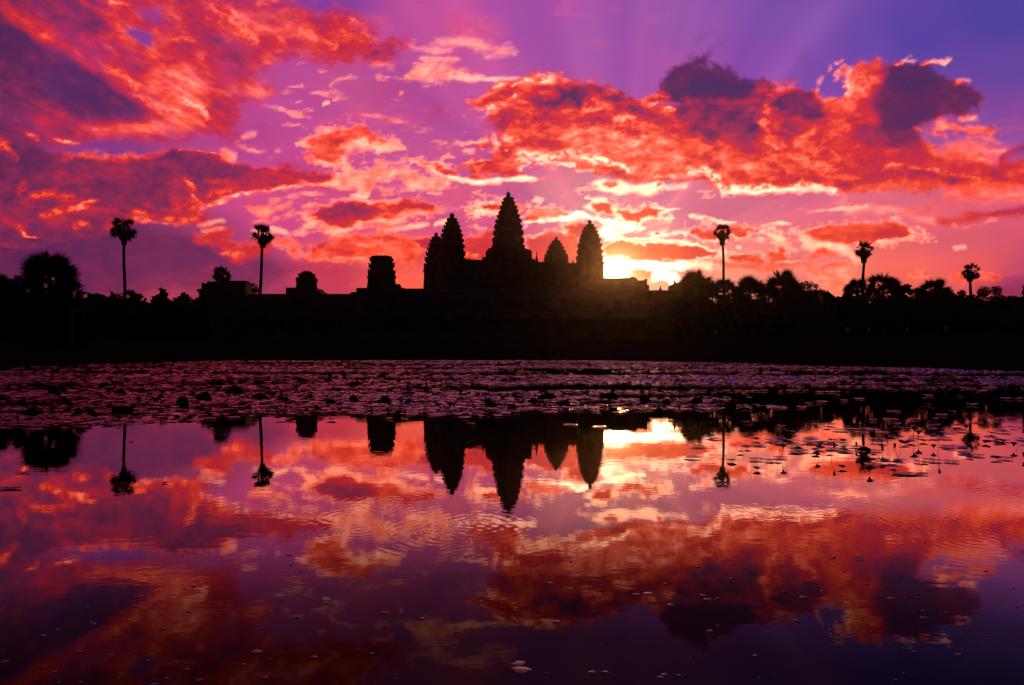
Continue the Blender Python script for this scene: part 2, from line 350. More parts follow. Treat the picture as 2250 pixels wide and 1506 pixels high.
    D(L((300,470,5),(370,472,5),(440,468,4)), .44, 7, .9); D(L((300,482,3),(370,486,4),(420,478,3)), .26, 5, .6); D(L((330,452,4),(400,452,4),(450,462,3)), .55, 6, .7)
    for q in ((640,250,30,4,10),(700,215,24,3,5),(560,330,20,4,8),(820,260,22,3,0),(760,400,30,4,4),(830,360,24,5,0),(905,345,20,3,0),(640,430,30,4,-6),(700,425,18,3,0),(850,418,26,3,0),(960,455,20,3,4),(600,480,24,4,-4),(655,515,22,4,0)): C(E(*q), .30, 4, .7, 9, tear=.25)
    # ================= wisps and mid left clouds =================
    C(P((810,128),(830,95),(860,78),(890,72),(905,82),(885,100),(880,120),(850,132)), .74, 9, .8, 8, rim=.5, rimw=14)
    C(L((830,138,8),(870,142,5)), .4, 10, .7, 8)
    C(L((905,85,4),(950,95,6),(980,102,4)), .28, 8, .6, 8); C(L((958,75,3),(1010,85,8),(1060,98,9),(1118,112,3)), .24, 8, .75, 8)
    C(L((1000,60,16),(1080,70,14)), .46, 26, .35, 8, k=0); C(L((935,118,3),(970,126,4),(1000,130,3)), .24, 6, .7, 6)
    C(P((895,150),(915,137),(935,134),(950,142),(985,146),(1020,155),(1015,164),(960,170),(920,175),(902,170)), .24, 8, .8, 12, rim=.16, rimw=10)
    C(L((985,168,6),(1040,172,6),(1100,178,4),(1180,178,2)), .16, 5, .75, 6)
    C(L((870,210,2),(875,205,2)), .2, 3, .9, 2); C(L((738,200,1),(785,172,1.5)), .22, 4, .5, 3); C(L((718,238,2),(732,236,2)), .15, 3, .8, 3); C(L((745,227,2),(752,226,2)), .2, 3, .6, 2)
    C(E(840,205,30,14,0), .72, 16, .22, 8); C(E(955,248,14,10,-30), .72, 8, .35, 6)
    C(P((668,316),(700,300),(735,292),(745,296),(772,290),(798,281),(820,292),(845,297),(868,305),(892,322),(860,326),(838,333),(800,335),(778,336),(782,350),(770,362),(735,366),(700,360),(672,345),(700,335)), .52, 5, 1, 10, rim=.14, rimw=15, sh=(0,11))
    D(L((690,318,6),(735,308,7)), .56, 6, .8, 4); D(L((765,308,6),(810,300,7)), .50, 8, .8); D(L((700,345,5),(760,340,7)), .54, 6, .8, 4)
    C(P((735,372),(775,362),(810,372),(850,380),(860,392),(830,402),(800,415),(760,408),(730,395)), .30, 6, .9, 14, rim=.16, rimw=12, tear=.25)
    C(P((858,385),(885,372),(915,385),(955,378),(970,392),(955,408),(910,412),(880,408)), .30, 6, .85, 14, rim=.16, rimw=12, tear=.3)
    C(L((768,424,3),(800,424,4)), .17, 3, .9, 5); C(L((925,420,3),(955,420,4)), .17, 3, .8, 5); C(L((885,402,2),(905,405,3)), .2, 4, .7, 5)
    C(L((530,301,3),(550,301,4)), .25, 5, .6, 4); C(L((612,328,3),(618,326,3)), .3, 4, .6, 3); C(L((485,335,5),(510,345,6)), .34, 6, .8, 8); C(E(660,362,26,4,0), .62, 6, .4, 4)
    C(P((475,338),(500,338),(518,350),(500,356),(480,350)), .34, 5, .6, 8, rim=.2, rimw=8)
    C(P((888,352),(915,346),(945,352),(965,350),(985,362),(1005,372),(1015,385),(990,386),(950,374),(920,364)), .48, 4, .95, 9, rim=.12, rimw=11, sh=(-3,8))
    D(E(975,365,22,6,14), .60, 4, 1, 3)
    C(P((545,452),(580,444),(600,452),(640,442),(636,450),(600,458),(585,474),(565,470)), .30, 5, .9, 9, rim=.2, rimw=10)
    C(L((442,478,3),(475,481,6),(490,478,3)), .3, 6, .8, 7); C(L((640,465,4),(632,470,3)), .35, 5, .5, 6)
    C(P((664,474),(690,458),(720,444),(760,436),(800,434),(850,438),(905,442),(942,450),(930,465),(890,478),(860,492),(805,498),(785,505),(770,516),(745,522),(710,510),(695,498),(660,504),(675,488)), .66, 5, 1, 9, rim=.15, rimw=17, sh=(-4,12))
    D(P((690,462),(740,446),(800,442),(820,460),(800,478),(740,486),(695,480)), .75, 9, 1, 5); D(E(860,452,44,8,2), .62, 6, .9, 4); D(L((740,492,5),(800,480,5),(850,465,5)), .60, 7, .7)
    C(L((730,438,3),(775,430,3),(800,436,2)), .22, 4, .8, 5); C(L((668,452,2),(690,448,3)), .3, 4, .7, 4); C(L((890,500,4),(930,492,4)), .16, 4, .85, 6); C(L((840,505,4),(880,498,4)), .2, 5, .7, 6)
    C(L((956,490,3),(980,484,5)), .14, 4, .9, 5)
    C(P((430,505),(470,495),(500,505),(510,520),(560,528),(600,540),(575,560),(520,565),(490,540),(440,525)), .60, 9, .9, 10, rim=.34, rimw=12)
    D(E(520,552,26,7,-5), .32, 8, .8); D(L((435,512,4),(490,520,4)), .62, 6, .8); C(L((450,496,3),(490,500,3)), .22, 4, .7, 4); C(E(470,585,12,8,0), .55, 8, .5, 5)
    C(P((550,500),(575,495),(600,505),(590,520),(562,515)), .3, 7, .7, 8); C(L((600,500,4),(622,508,5)), .18, 5, .8, 6)
    C(P((600,538),(615,532),(632,529),(650,540),(668,556),(690,548),(725,530),(780,520),(800,514),(850,512),(885,522),(932,530),(936,562),(900,585),(850,590),(800,582),(740,582),(690,576),(650,572),(620,556)), .46, 7, .95, 10, rim=.24, rimw=9)
    D(L((692,555,5),(722,536,6)), .68, 7, .8, 4); D(L((735,556,5),(800,558,7)), .60, 6, .9, 4); D(L((790,532,7),(870,525,7)), .58, 7, .9, 4); D(L((735,572,3),(850,580,3)), .2, 4, .7, 3); D(L((780,540,3),(830,545,3)), .25, 4, .6, 3)
    C(P((895,530),(935,520),(975,525),(985,560),(935,555)), .66, 6, .9, 6, rim=.3, rimw=6); C(L((885,580,6),(935,570,10)), .60, 8, .7, 8); C(L((640,588,4),(760,600,5),(860,605,4)), .66, 14, .4, 6, k=0)
    # ================= central cumulus field =================
    C(P((1026,222),(1060,206),(1090,190),(1128,186),(1150,172),(1195,163),(1225,168),(1252,176),(1290,180),(1312,182),(1340,186),(1368,192),(1398,206),(1425,228),(1440,214),(1458,206),(1462,178),(1482,156),(1505,144),(1532,141),(1560,150),(1585,164),(1612,176),(1640,182),(1668,176),(1690,184),(1712,184),(1745,182),(1765,196),(1795,196),(1815,212),(1850,212),(1862,190),(1872,160),(1900,138),(1925,136),(1940,148),(1962,142),(2000,148),(2040,148),(2058,165),(2080,178),(2112,184),(2140,192),(2158,214),(2150,236),(2110,252),(2062,262),(2030,282),(2010,300),(2060,330),(2150,340),(2300,350),(2300,395),(2120,400),(2000,412),(1900,420),(1820,417),(1750,412),(1690,421),(1630,415),(1572,424),(1560,408),(1545,388),(1500,378),(1440,388),(1380,386),(1300,384),(1250,366),(1195,354),(1150,362),(1120,384),(1060,380),(1008,358),(1040,345),(1085,335),(1080,318),(1045,312),(1072,280),(1050,262),(1085,240),(1040,238)), .55, soft=6, amp=9, rim=.40, rimw=14, bil=10)
    # left wing texture
    D(L((1050,232,6),(1100,212,10),(1150,205,12)), .66, 10, .9); D(L((1040,222,4),(1075,208,4),(1110,190,4)), .3, 6, .7); D(E(1088,239,26,9,-6), .16, 7, .95, 7); D(L((1128,226,3),(1142,222,4)), .14, 4, .8)
    D(E(1198,180,30,12,-5), .12, 8, .95, 7); D(L((1138,196,3),(1165,184,7)), .10, 5, .9); D(L((1080,196,3),(1100,190,4)), .14, 4, .8); D(L((1225,182,3),(1255,177,3)), .25, 5, .8)
    D(L((1090,255,9),(1160,240,10),(1200,250,12)), .54, 12, .8); D(E(1215,212,20,8,10), .42, 8, .7); D(P((1235,185),(1300,184),(1320,215),(1290,248),(1240,245),(1180,235),(1230,222)), .86, 14, .85, 8)
    D(P((1310,186),(1365,192),(1400,210),(1430,238),(1420,262),(1370,245),(1335,215)), .76, 9, .95, 6); D(L((1355,190,2),(1368,194,3)), .05, 3, 1, 2)
    D(P((1290,245),(1305,220),(1325,214),(1350,235),(1362,252),(1330,262),(1295,262)), .44, 9, .95, 5); D(L((1295,255,5),(1345,250,5)), .28, 7, .7); D(L((1250,275,10),(1330,275,12),(1380,270,12)), .66, 14, .8)
    H(P((1030,245),(1070,250),(1110,290),(1080,305),(1045,300)), 18, .75, 8); D(E(1130,300,30,14,0), .56, 12, .6); D(E(1180,290,40,16,0), .58, 14, .7)
    C(L((1018,307,2),(1060,303,5),(1072,300,3)), .14, 4, .95, 4); D(E(1094,302,9,14,0), .16, 6, .9, 6); D(E(1135,305,14,8,30), .22, 6, .8, 6); C(L((1020,320,3),(1045,322,4)), .25, 4, .8, 5); D(L((1115,322,2),(1120,323,2)), .08, 2, 1, 1)
    D(P((1360,265),(1400,262),(1450,270),(1440,300),(1400,290),(1370,280)), .40, 10, .85, 7); D(E(1390,268,14,7,0), .22, 6, .8)
    D(P((1220,290),(1300,285),(1400,300),(1500,320),(1500,365),(1400,370),(1300,350),(1230,320)), .46, 16, .9, 8)
    for i, (x, y, rx) in enumerate(((1265,298,14),(1310,296,12),(1290,312,18),(1330,318,22),(1380,320,24),(1300,328,20),(1350,332,30),(1420,322,20),(1400,340,28),(1440,335,20),(1275,320,10),(1340,300,16),(1365,306,14),(1430,308,12),(1460,340,14))):
        D(E(x, y, rx, 3.2, -3), .26, 4, .75, 5)
    D(P((1112,345),(1150,330),(1220,326),(1290,332),(1320,345),(1290,360),(1230,352),(1170,350),(1140,358)), .26, 10, .85, 8); D(L((1120,340,3),(1160,335,3),(1250,340,3)), .16, 5, .7, 5)
    D(P((1135,350),(1180,340),(1260,345),(1330,352),(1400,362),(1395,372),(1300,366),(1220,352),(1150,362)), .12, 8, .8, 8)
    D(L((1135,372,4),(1165,362,5),(1200,358,4),(1240,368,4),(1260,370,3)), .03, 5, 1, 4)
    D(P((1030,350),(1085,345),(1115,352),(1110,376),(1060,378),(1030,366)), .60, 7, 1, 4); D(L((1010,352,2),(1040,342,3),(1080,342,2)), .2, 4, .8, 3); C(L((985,380,4),(1030,388,5),(1080,392,6),(1140,394,5),(1165,400,3)), .05, 4, 1, 5)
    D(L((1320,352,4),(1332,354,6)), .02, 4, 1, 2); D(L((1345,363,3),(1375,366,4)), .05, 4, 1, 3); D(L((1315,372,5),(1370,375,5)), .58, 5, .9, 3); C(L((1260,380,3),(1300,382,3)), .12, 4, .8, 4)
    D(P((1400,350),(1480,350),(1540,378),(1500,376),(1420,384),(1390,372)), .40, 9, .8); D(L((1440,378,4),(1490,374,4),(1530,376,5)), .14, 7, .8, 6)
    # dark crown, left lobe
    D(P((1448,210),(1450,166),(1495,126),(1540,124),(1590,142),(1625,160),(1668,172),(1650,212),(1600,232),(1520,228),(1462,226)), .93, 17, 1, 6); D(E(1548,192,60,22,8), .99, 14, .8); D(P((1450,222),(1520,226),(1640,220),(1660,250),(1560,262),(1470,250)), .78, 14, .85)
    D(L((1480,160,4),(1500,180,5)), .84, 10, .5)
    D(L((1440,215,6),(1465,222,5)), .46, 8, .8); D(L((1440,240,3),(1448,236,3)), .08, 3, 1, 2); D(L((1470,247,3),(1488,248,4)), .12, 4, .9, 3); H(E(1478,238,20,4,0), 5, .6, 3)
    D(P((1500,255),(1570,255),(1580,290),(1620,305),(1560,315),(1510,300)), .84, 14, .8); D(P((1570,255),(1640,245),(1650,285),(1600,300)), .70, 12, .7); D(E(1585,262,12,12,0), .52, 8, .6)
    D(E(1600,305,50,12,10), .74, 14, .8); D(E(1640,325,45,14,10), .72, 14, .7); D(P((1440,300),(1500,310),(1560,330),(1540,350),(1460,345),(1440,320)), .52, 14, .8)
    D(P((1475,225),(1560,232),(1660,240),(1690,262),(1640,300),(1560,285),(1500,270)), .84, 20, .75, 8)
    # middle lobe
    D(P((1655,168),(1705,182),(1700,225),(1680,245),(1650,240),(1640,210)), .78, 12, .8); D(L((1700,186,4),(1730,182,4),(1750,188,3)), .42, 5, .9, 4); D(P((1705,198),(1742,190),(1775,182),(1800,215),(1812,245),(1780,262),(1730,240),(1705,225)), .86, 13, .95, 6)
    D(P((1720,240),(1790,250),(1800,290),(1740,300),(1700,270)), .72, 14, .9); D(L((1690,228,6),(1660,262,9),(1680,285,8),(1720,320,8)), .44, 10, .95, 5); D(E(1672,262,14,10,-30), .30, 8, .9, 7); D(L((1680,305,5),(1705,322,5)), .28, 6, .85, 5)
    D(L((1790,275,8),(1770,300,8),(1740,325,9)), .46, 10, .85); D(L((1800,262,5),(1830,250,7),(1850,235,6)), .50, 9, .85); D(L((1795,195,2),(1806,188,2)), .2, 3, .9, 2)
    # right column and dark lobe
    D(P((1862,212),(1870,165),(1900,138),(1928,137),(1935,165),(1915,200),(1885,235),(1860,235)), .42, 8, 1, 5); D(L((1868,180,4),(1866,205,5),(1875,150,3)), .18, 5, .9, 4); D(L((1905,145,4),(1925,160,4)), .55, 8, .6)
    D(P((1940,148),(1965,128),(2020,130),(2062,145),(2090,170),(2115,185),(2112,235),(2060,258),(2020,280),(1980,312),(1960,300),(1935,260),(1925,215),(1945,185)), .95, 22, 1, 6); D(P((2080,176),(2145,182),(2172,215),(2150,246),(2080,256)), .86, 14, .95, 6)
    D(L((1900,215,8),(1880,250,10),(1930,250,8)), .66, 12, .8); D(P((1880,260),(1960,280),(2030,300),(2000,330),(1900,330),(1850,300)), .76, 18, .85); D(P((1960,260),(2060,258),(2020,330),(1950,330)), .86, 16, .5)
    D(E(1850,285,26,22,0), .52, 16, .85); D(P((1830,300),(1960,330),(2060,340),(2150,350),(2100,385),(1950,370),(1840,350)), .64, 20, .85); D(E(1880,310,30,20,0), .62, 12, .5)
    D(P((1935,160),(2000,150),(2060,165),(2140,200),(2150,228),(2060,256),(1990,300),(1940,280)), .93, 24, .8, 5)
    C(L((1960,143,2),(1985,134,3),(2005,141,2)), .18, 4, .9, 4); C(L((2020,144,2),(2045,136,3),(2072,140,3),(2078,134,2)), .2, 4, .9, 4); C(L((2110,182,3),(2135,178,4)), .3, 5, .8, 4)
    for x, y, r in ((1830,155,3),(1845,148,3),(1858,140,4),(1850,165,4),(1843,178,3),(1862,150,4),(1805,178,4),(1803,188,3)): C(E(x, y, r * 1.2, r * .8, -20), .32, 3, .7, 6)
    # base of the field
    D(P((1560,330),(1640,345),(1700,360),(1800,350),(1850,370),(1830,400),(1740,400),(1640,400),(1580,408)), .51, 14, .95); D(L((1610,378,3),(1660,376,4),(1720,380,3)), .30, 7, .7, 5); D(P((1730,340),(1800,330),(1820,355),(1780,362)), .44, 12, .7)
    D(P((1590,385),(1700,382),(1800,390),(1790,402),(1700,406),(1600,410)), .53, 7, .9); D(L((1500,366,5),(1540,372,6),(1565,392,7),(1580,416,8)), .06, 6, 1, 5); D(L((1580,418,6),(1625,414,6),(1650,408,6),(1690,410,6),(1700,424,4),(1750,412,5),(1770,400,4),(1800,412,4),(1835,418,4)), .05, 5, 1, 4)
    C(L((1575,424,5),(1640,418,4),(1700,422,5),(1760,414,5),(1835,420,4)), .04, 4, 1, 4)
    D(L((1840,405,6),(1900,392,7),(1960,382,9),(2020,378,8),(2100,388,7)), .76, 9, .95, 6); D(L((1960,370,3),(2010,366,3),(2070,370,3),(2130,376,3)), .28, 5, .7, 4); D(L((1840,388,3),(1925,390,2),(1970,368,2)), .36, 5, .6, 3)
    D(L((1880,412,7),(1980,412,8),(2080,402,8)), .52, 8, .9); D(L((2100,400,10),(2180,395,10),(2240,385,8)), .46, 10, .8); D(L((2180,375,5),(2250,392,5)), .64, 7, .8)
    # ================= small bright clouds round the sun =================
    C(P((1295,406),(1325,396),(1350,400),(1372,394),(1400,396),(1440,388),(1462,396),(1470,406),(1440,412),(1410,416),(1370,420),(1340,420),(1318,414)), .05, 4, 1, 8, tear=.12); D(E(1342,402,16,4,-6), .46, 3, .9, 2); D(L((1450,398,3),(1490,392,2)), .5, 3, .8, 2)
    C(L((1470,402,3),(1500,396,4)), .12, 5, .8, 6)
    C(P((1018,452),(1035,442),(1070,438),(1110,440),(1150,452),(1140,466),(1100,468),(1060,470),(1030,464)), .60, 3, 1, 5, rim=.10, rimw=9, sh=(0,5)); C(L((1065,428,2),(1085,430,2)), .25, 3, .5, 4)
    C(L((1172,438,2),(1190,444,2)), .15, 3, .7, 4)
    C(P((1142,472),(1170,466),(1190,458),(1225,462),(1250,468),(1235,482),(1200,488),(1160,490)), .40, 3, 1, 6, rim=.08, rimw=7); D(E(1160,480,16,5,0), .54, 3, 1, 2)
    C(L((1160,490,2),(1210,490,3),(1250,480,5),(1290,472,5),(1330,486,6),(1370,494,6),(1430,496,5),(1470,484,3)), -.12, 5, 1, 12, tear=.1)
    C(P((1280,456),(1300,444),(1330,440),(1350,448),(1400,452),(1450,450),(1470,462),(1450,478),(1400,484),(1360,480),(1320,470)), .55, 3, 1, 6, rim=.0, rimw=7, sh=(0,4)); D(E(1375,465,60,10,4), .57, 5, 1, 3)
    C(L((1290,432,2),(1310,440,3),(1340,442,2)), .03, 3, 1, 4); C(L((1465,462,3),(1490,458,2)), .05, 3, .9, 4)
    C(P((1225,500),(1260,488),(1300,490),(1328,500),(1300,530),(1240,526)), .62, 4, .9, 6, rim=.15, rimw=6); C(P((1020,530),(1060,508),(1105,500),(1130,520),(1120,560),(1040,565)), .62, 6, .9, 8, rim=.32, rimw=9); D(L((1030,550,4),(1060,552,4)), .3, 5, .7, 4)
    C(P((1155,520),(1200,514),(1240,512),(1290,525),(1290,600),(1150,600)), .66, 5, .8, 6, rim=.1, rimw=4, k=.7)
    C(L((1330,510,10),(1345,520,8),(1372,508,4)), -.1, 4, 1, 6); C(E(1360,508,12,4,0), .0, 3, 1, 3)
    C(E(1450,515,24,7,4), -.05, 3, 1, 4); D(E(1450,512,8,3,0), .5, 2, .9, 1); C(L((1478,516,4),(1498,520,4)), .02, 3, .9, 4)
    C(P((1498,508),(1520,496),(1560,497),(1610,495),(1650,494),(1690,504),(1720,525),(1690,520),(1640,512),(1620,524),(1590,520),(1550,528),(1520,524)), .54, 4, 1, 6, rim=.08, rimw=6, sh=(0,3)); D(L((1510,510,5),(1560,506,5)), .57, 3, .9, 2); D(E(1625,505,34,9,0), .58, 5, .8, 3)
    C(L((1512,478,3),(1540,472,5),(1570,482,3),(1610,484,2)), .10, 3, 1, 5, tear=.1); D(E(1545,476,8,3,0), .42, 2, .8, 1)
    C(L((1680,492,2),(1705,490,3),(1735,496,2)), .16, 3, .9, 4); C(L((1660,510,4),(1700,518,5),(1725,535,4),(1750,548,3)), .18, 6, .7, 8, tear=.2)
    C(P((1330,545),(1345,530),(1372,524),(1400,530),(1450,533),(1500,538),(1545,545),(1565,552),(1555,566),(1530,578),(1480,582),(1420,580),(1370,572),(1335,565)), .55, 3, 1, 4, rim=.0, rimw=4, sh=(0,-5)); D(E(1440,556,100,14,3), .56, 6, 1, 3); D(E(1395,556,12,22,20), .42, 12, .6)
    D(L((1500,555,8),(1550,560,6)), .62, 8, .7, 3)
    C(L((1330,528,3),(1372,522,3),(1450,530,2.5),(1520,540,2.5)), -.02, 2.5, 1, 3)
    C(L((1560,565,5),(1580,556,5),(1572,546,3)), .18, 4, .9, 6); C(L((1570,575,4),(1600,570,8),(1640,566,8),(1668,572,10)), .54, 4, 1, 5, rim=.14, rimw=4)
    C(P((1682,578),(1688,556),(1695,543),(1712,540),(1728,546),(1724,560),(1732,578)), .56, 3, 1, 5, rim=.12, rimw=4, bil=4); C(L((1560,585,6),(1650,584,8),(1740,578,7),(1780,584,4)), .52, 6, .85, 5); C(L((1700,572,2),(1740,573,2),(1775,580,2)), .14, 3, .8, 3)
    C(L((1612,545,2),(1620,546,2)), .1, 3, .7, 2)
    # sun opening
    C(P((1322,572),(1345,576),(1372,568),(1380,580),(1430,584),(1470,586),(1500,589),(1480,598),(1455,600),(1440,606),(1466,612),(1474,626),(1462,638),(1445,622),(1425,612),(1395,606),(1370,612),(1322,612)), -.2, 5, 1, 8); C(L((1480,590,6),(1540,592,5)), .12, 7, .8, 6)
    C(P((1430,590),(1450,600),(1445,620),(1425,625)), -.2, 4, .8, 4)
    C(E(1400,591,88,10,2), -.22, 5, 1, 6)
    C(P((1388,610),(1400,604),(1412,609),(1426,609),(1420,616),(1398,620)), .58, 2, .9, 2)
    C(L((1490,594,3),(1540,588,4),(1575,590,3)), .10, 8, .8, 5)
    # ================= right side =================
    C(P((1752,516),(1775,508),(1800,500),(1840,496),(1880,497),(1920,498),(1950,496),(1985,494),(2005,503),(2020,512),(2040,514),(2042,524),(2020,524),(1985,532),(1950,540),(1910,548),(1880,556),(1850,556),(1810,548),(1780,535)), .54, 3.5, 1, 5, rim=.10, rimw=5, sh=(0,2)); D(E(1960,518,54,9,-6), .62, 8, 1, 4); D(E(1850,515,60,10,0), .50, 9, .8, 4)
    C(L((1740,510,4),(1765,525,9),(1800,548,9),(1850,558,8),(1875,580,7)), .17, 7, .85, 10, tear=.2); C(L((1930,545,3),(1965,538,3)), .18, 4, .7, 5); C(L((2025,505,3),(2036,520,3)), .2, 3, .8, 4)
    C(L((1795,570,6),(1812,560,7),(1835,572,5)), .52, 4, .9, 5, rim=.2, rimw=4); C(L((1810,545,2),(1870,565,3),(1880,580,3)), .18, 6, .7, 7)
    C(P((1755,580),(1775,575),(1790,592),(1810,600),(1850,596),(1870,615),(1865,650),(1820,650),(1780,610)), .36, 10, .8, 9, rim=.22, rimw=12); C(L((1810,597,3),(1852,596,4)), .52, 3, .9, 3)
    C(P((1998,608),(2010,600),(2035,598),(2040,608),(2020,616)), .46, 4, .9, 5, rim=.2, rimw=5); C(L((2095,600,5),(2130,605,8),(2190,612,7)), .46, 7, .8, 7, rim=.26, rimw=8); C(L((2160,642,14),(2250,640,16)), .78, 14, .8, 5, k=0)
    C(L((2095,545,3),(2115,544,3)), .22, 4, .8, 4)
    C(L((1800,466,2),(1835,461,3),(1870,457,5),(1905,461,3)), .15, 3, .95, 4); D(E(1873,457,8,2,-5), .48, 2, .8, 1); C(L((1870,466,4),(1960,462,6),(2010,474,5),(2050,480,3)), .26, 8, .6, 8); C(L((1995,470,8),(2040,462,7),(2060,445,5)), .44, 9, .7, 7)
    C(P((2060,480),(2110,470),(2140,460),(2180,462),(2260,442),(2300,440),(2300,465),(2200,474),(2140,484),(2090,484)), .60, 7, .95, 7); D(L((2190,465,8),(2260,452,8)), .72, 8, .9); C(L((2100,486,3),(2150,488,5),(2185,482,3)), .28, 5, .7, 8, tear=.2)
    C(P((2070,405),(2130,395),(2200,398),(2300,395),(2300,440),(2200,440),(2120,440),(2080,425)), .42, 12, .7, 10); D(L((2150,415,3),(2240,420,4)), .3, 5, .6); D(L((2160,432,4),(2230,425,4)), .52, 6, .6)
    C(P((2050,282),(2070,268),(2100,266),(2140,274),(2178,280),(2160,290),(2110,288),(2065,290)), .40, 4, .95, 7, rim=.26, rimw=6, sh=(0,4)); C(L((2015,284,3),(2028,284,4)), .32, 4, .8, 4); C(L((2120,258,3),(2142,254,4)), .24, 4, .8, 4); C(L((2055,294,2),(2080,300,3)), .32, 4, .7, 4)
    C(P((2050,330),(2100,305),(2160,308),(2230,315),(2220,330),(2190,345),(2130,350),(2070,345)), .44, 12, .75, 10); D(L((2150,325,4),(2215,318,4)), .26, 6, .8, 6); D(L((2120,342,4),(2180,338,6)), .28, 7, .7, 6)
    C(L((2120,300,3),(2180,304,2)), .3, 4, .6, 5); C(L((2185,340,3),(2215,325,7),(2260,312,10)), .78, 6, .9, 5); C(L((2140,362,5),(2185,355,9),(2240,352,5)), .76, 9, .85, 6)
    C(L((2210,370,8),(2260,366,10)), .48, 12, .6, 6); C(L((1950,335,2),(1985,334,3)), .4, 4, .7, 3)
    for x, y, r, o in ((1560,108,30,-30),(1755,135,18,-50),(1530,85,16,-40),(1600,160,14,0),(1740,168,24,-30),(2195,222,20,-20)): C(E(x, y, r, 5, o), .9, 8, .18, 7)
def build_sky():
    cols = np.concatenate([np.arange(-180, -75, 4.0), np.arange(-75, -43, 1.0)]) * math.pi / 180
    front = np.arctan((np.arange(-270, 2520, 2.5) - CX) / F)
    right = np.concatenate([np.arange(44, 75, 1.0), np.arange(75, 180, 4.0)]) * math.pi / 180
    az = np.concatenate([cols, front, right]).astype(np.float64)
    el = np.concatenate([np.arctan(np.arange(-40, 800, 2.5) / F), np.radians(np.concatenate([np.arange(28.2, 45, .5), np.arange(45, 89.5, 2.5), [89.9]]))])
    el = np.sort(el)
    AZ, EL = np.meshgrid(az, el); nA, nE = len(az), len(el)
    R = 4000.0
    P = np.stack([np.sin(AZ) * np.cos(EL), np.cos(AZ) * np.cos(EL), np.sin(EL)], -1).reshape(-1, 3)
    A_ = AZ.ravel(); E_ = EL.ravel()
    ca = np.cos(np.clip(A_, -1.15, 1.15))
    X = (CX + F * np.tan(np.clip(A_, -1.15, 1.15))).astype(np.float32); Y = (HY - F * np.tan(np.minimum(E_, 1.2)) / ca).astype(np.float32)
    s = Sky(X, Y); paint(s); finish(s)
    T = rays(X, Y, tint(np.clip(X, -150, 2400), np.clip(Y, -40, 680)))
    out = sstep(math.radians(42), math.radians(80), np.abs(A_)); up = sstep(math.radians(27.5), math.radians(44), E_)
    dim = 1 - (1 - out) * (1 - up)
    back = (.006, .005, .016); T = [t * (1 - dim) + b * dim for t, b in zip(T, back)]
    cover = s.A * (1 - sstep(0, .8, dim)); shade = np.clip(s.S, -.6, 1)
    far = fbm(P[:, 0] * 900 / (P[:, 2] + .25), P[:, 1] * 900 / (P[:, 2] + .25), 260, 401, 4)       # duller cloud over the rest of the vault
    oc = sstep(.0, .35, far) * dim * .6
    shade = shade + (.97 - shade) * oc / (oc + cover + 1e-3); cover = 1 - (1 - cover) * (1 - oc)
    dimf = 1 - .93 * dim
    me = bpy.data.meshes.new('sky')
    idx = np.arange(nA * nE).reshape(nE, nA)
    q = np.stack([idx[:-1, :-1], idx[:-1, 1:], idx[1:, 1:], idx[1:, :-1]], -1).reshape(-1, 4)
    wrap = np.stack([idx[:-1, -1], idx[:-1, 0], idx[1:, 0], idx[1:, -1]], -1); q = np.concatenate([q, wrap])
    me.vertices.add(len(P)); me.vertices.foreach_set('co', (P * R).astype(np.float32).ravel())
    me.loops.add(q.size); me.loops.foreach_set('vertex_index', q.ravel().astype(np.int32))
    me.polygons.add(len(q)); me.polygons.foreach_set('loop_start', (np.arange(len(q)) * 4).astype(np.int32))
    me.update(); me.validate()
    def att(n, v):
        a = me.attributes.new(n, 'FLOAT', 'POINT'); a.data.foreach_set('value', np.asarray(v, np.float32))
    att('cloud_cover', cover); att('cloud_thickness', shade); att('falloff', dimf)
    a = me.attributes.new('air', 'FLOAT_COLOR', 'POINT'); a.data.foreach_set('color', np.stack([*T, np.ones_like(T[0])], -1).astype(np.float32).ravel())
    m = bpy.data.materials.new('sunrise_sky'); m.use_nodes = True; nt = m.node_tree; N = nt.nodes; Lk = nt.links.new
    for n in list(N): N.remove(n)
    outn = N.new('ShaderNodeOutputMaterial'); em = N.new('ShaderNodeEmission'); Lk(em.outputs[0], outn.inputs[0])
    def attr(n):
        k = N.new('ShaderNodeAttribute'); k.attribute_name = n; return k
    def math_(op, a, b=None, clamp=False):
        k = N.new('ShaderNodeMath'); k.operation = op; k.use_clamp = clamp
        for i, v in enumerate((a, b)):
            if v is None: continue
            if isinstance(v, (int, float)): k.inputs[i].default_value = v
            else: Lk(v, k.inputs[i])
        return k.outputs[0]
    tc = N.new('ShaderNodeTexCoord'); nz = N.new('ShaderNodeTexNoise'); nz.inputs['Scale'].default_value = 1 / 28.; nz.inputs['Detail'].default_value = 3
    mp = N.new('ShaderNodeMapping'); mp.inputs['Scale'].default_value = (.6, .6, 1.2); Lk(tc.outputs['Object'], mp.inputs[0]); Lk(mp.outputs[0], nz.inputs['Vector'])
    grain = math_('MULTIPLY', math_('SUBTRACT', nz.outputs[0], .5), .16)
    th = math_('ADD', attr('cloud_thickness').outputs['Fac'], grain)
    ramp = N.new('ShaderNodeValToRGB'); cr = ramp.color_ramp
    while len(cr.elements) < len(RAMP): cr.elements.new(.5)
    for e, (p_, c) in zip(cr.elements, RAMP): e.position = p_; e.color = (*[(v / 255.) ** 2.2 for v in c], 1)
    Lk(th, ramp.inputs[0])
    air = attr('air').outputs['Color']
    m1 = N.new('ShaderNodeMix'); m1.data_type = 'RGBA'; m1.inputs[0].default_value = .07; Lk(ramp.outputs[0], m1.inputs[6]); Lk(air, m1.inputs[7])
    # very thin sunlit cloud round the sun is far brighter than the rest
    hot = math_('MULTIPLY', math_('MAXIMUM', math_('MULTIPLY', math_('SUBTRACT', -.02, th), 1.0), 0.0), 7.0)
    gain = math_('ADD', 1.0, hot)
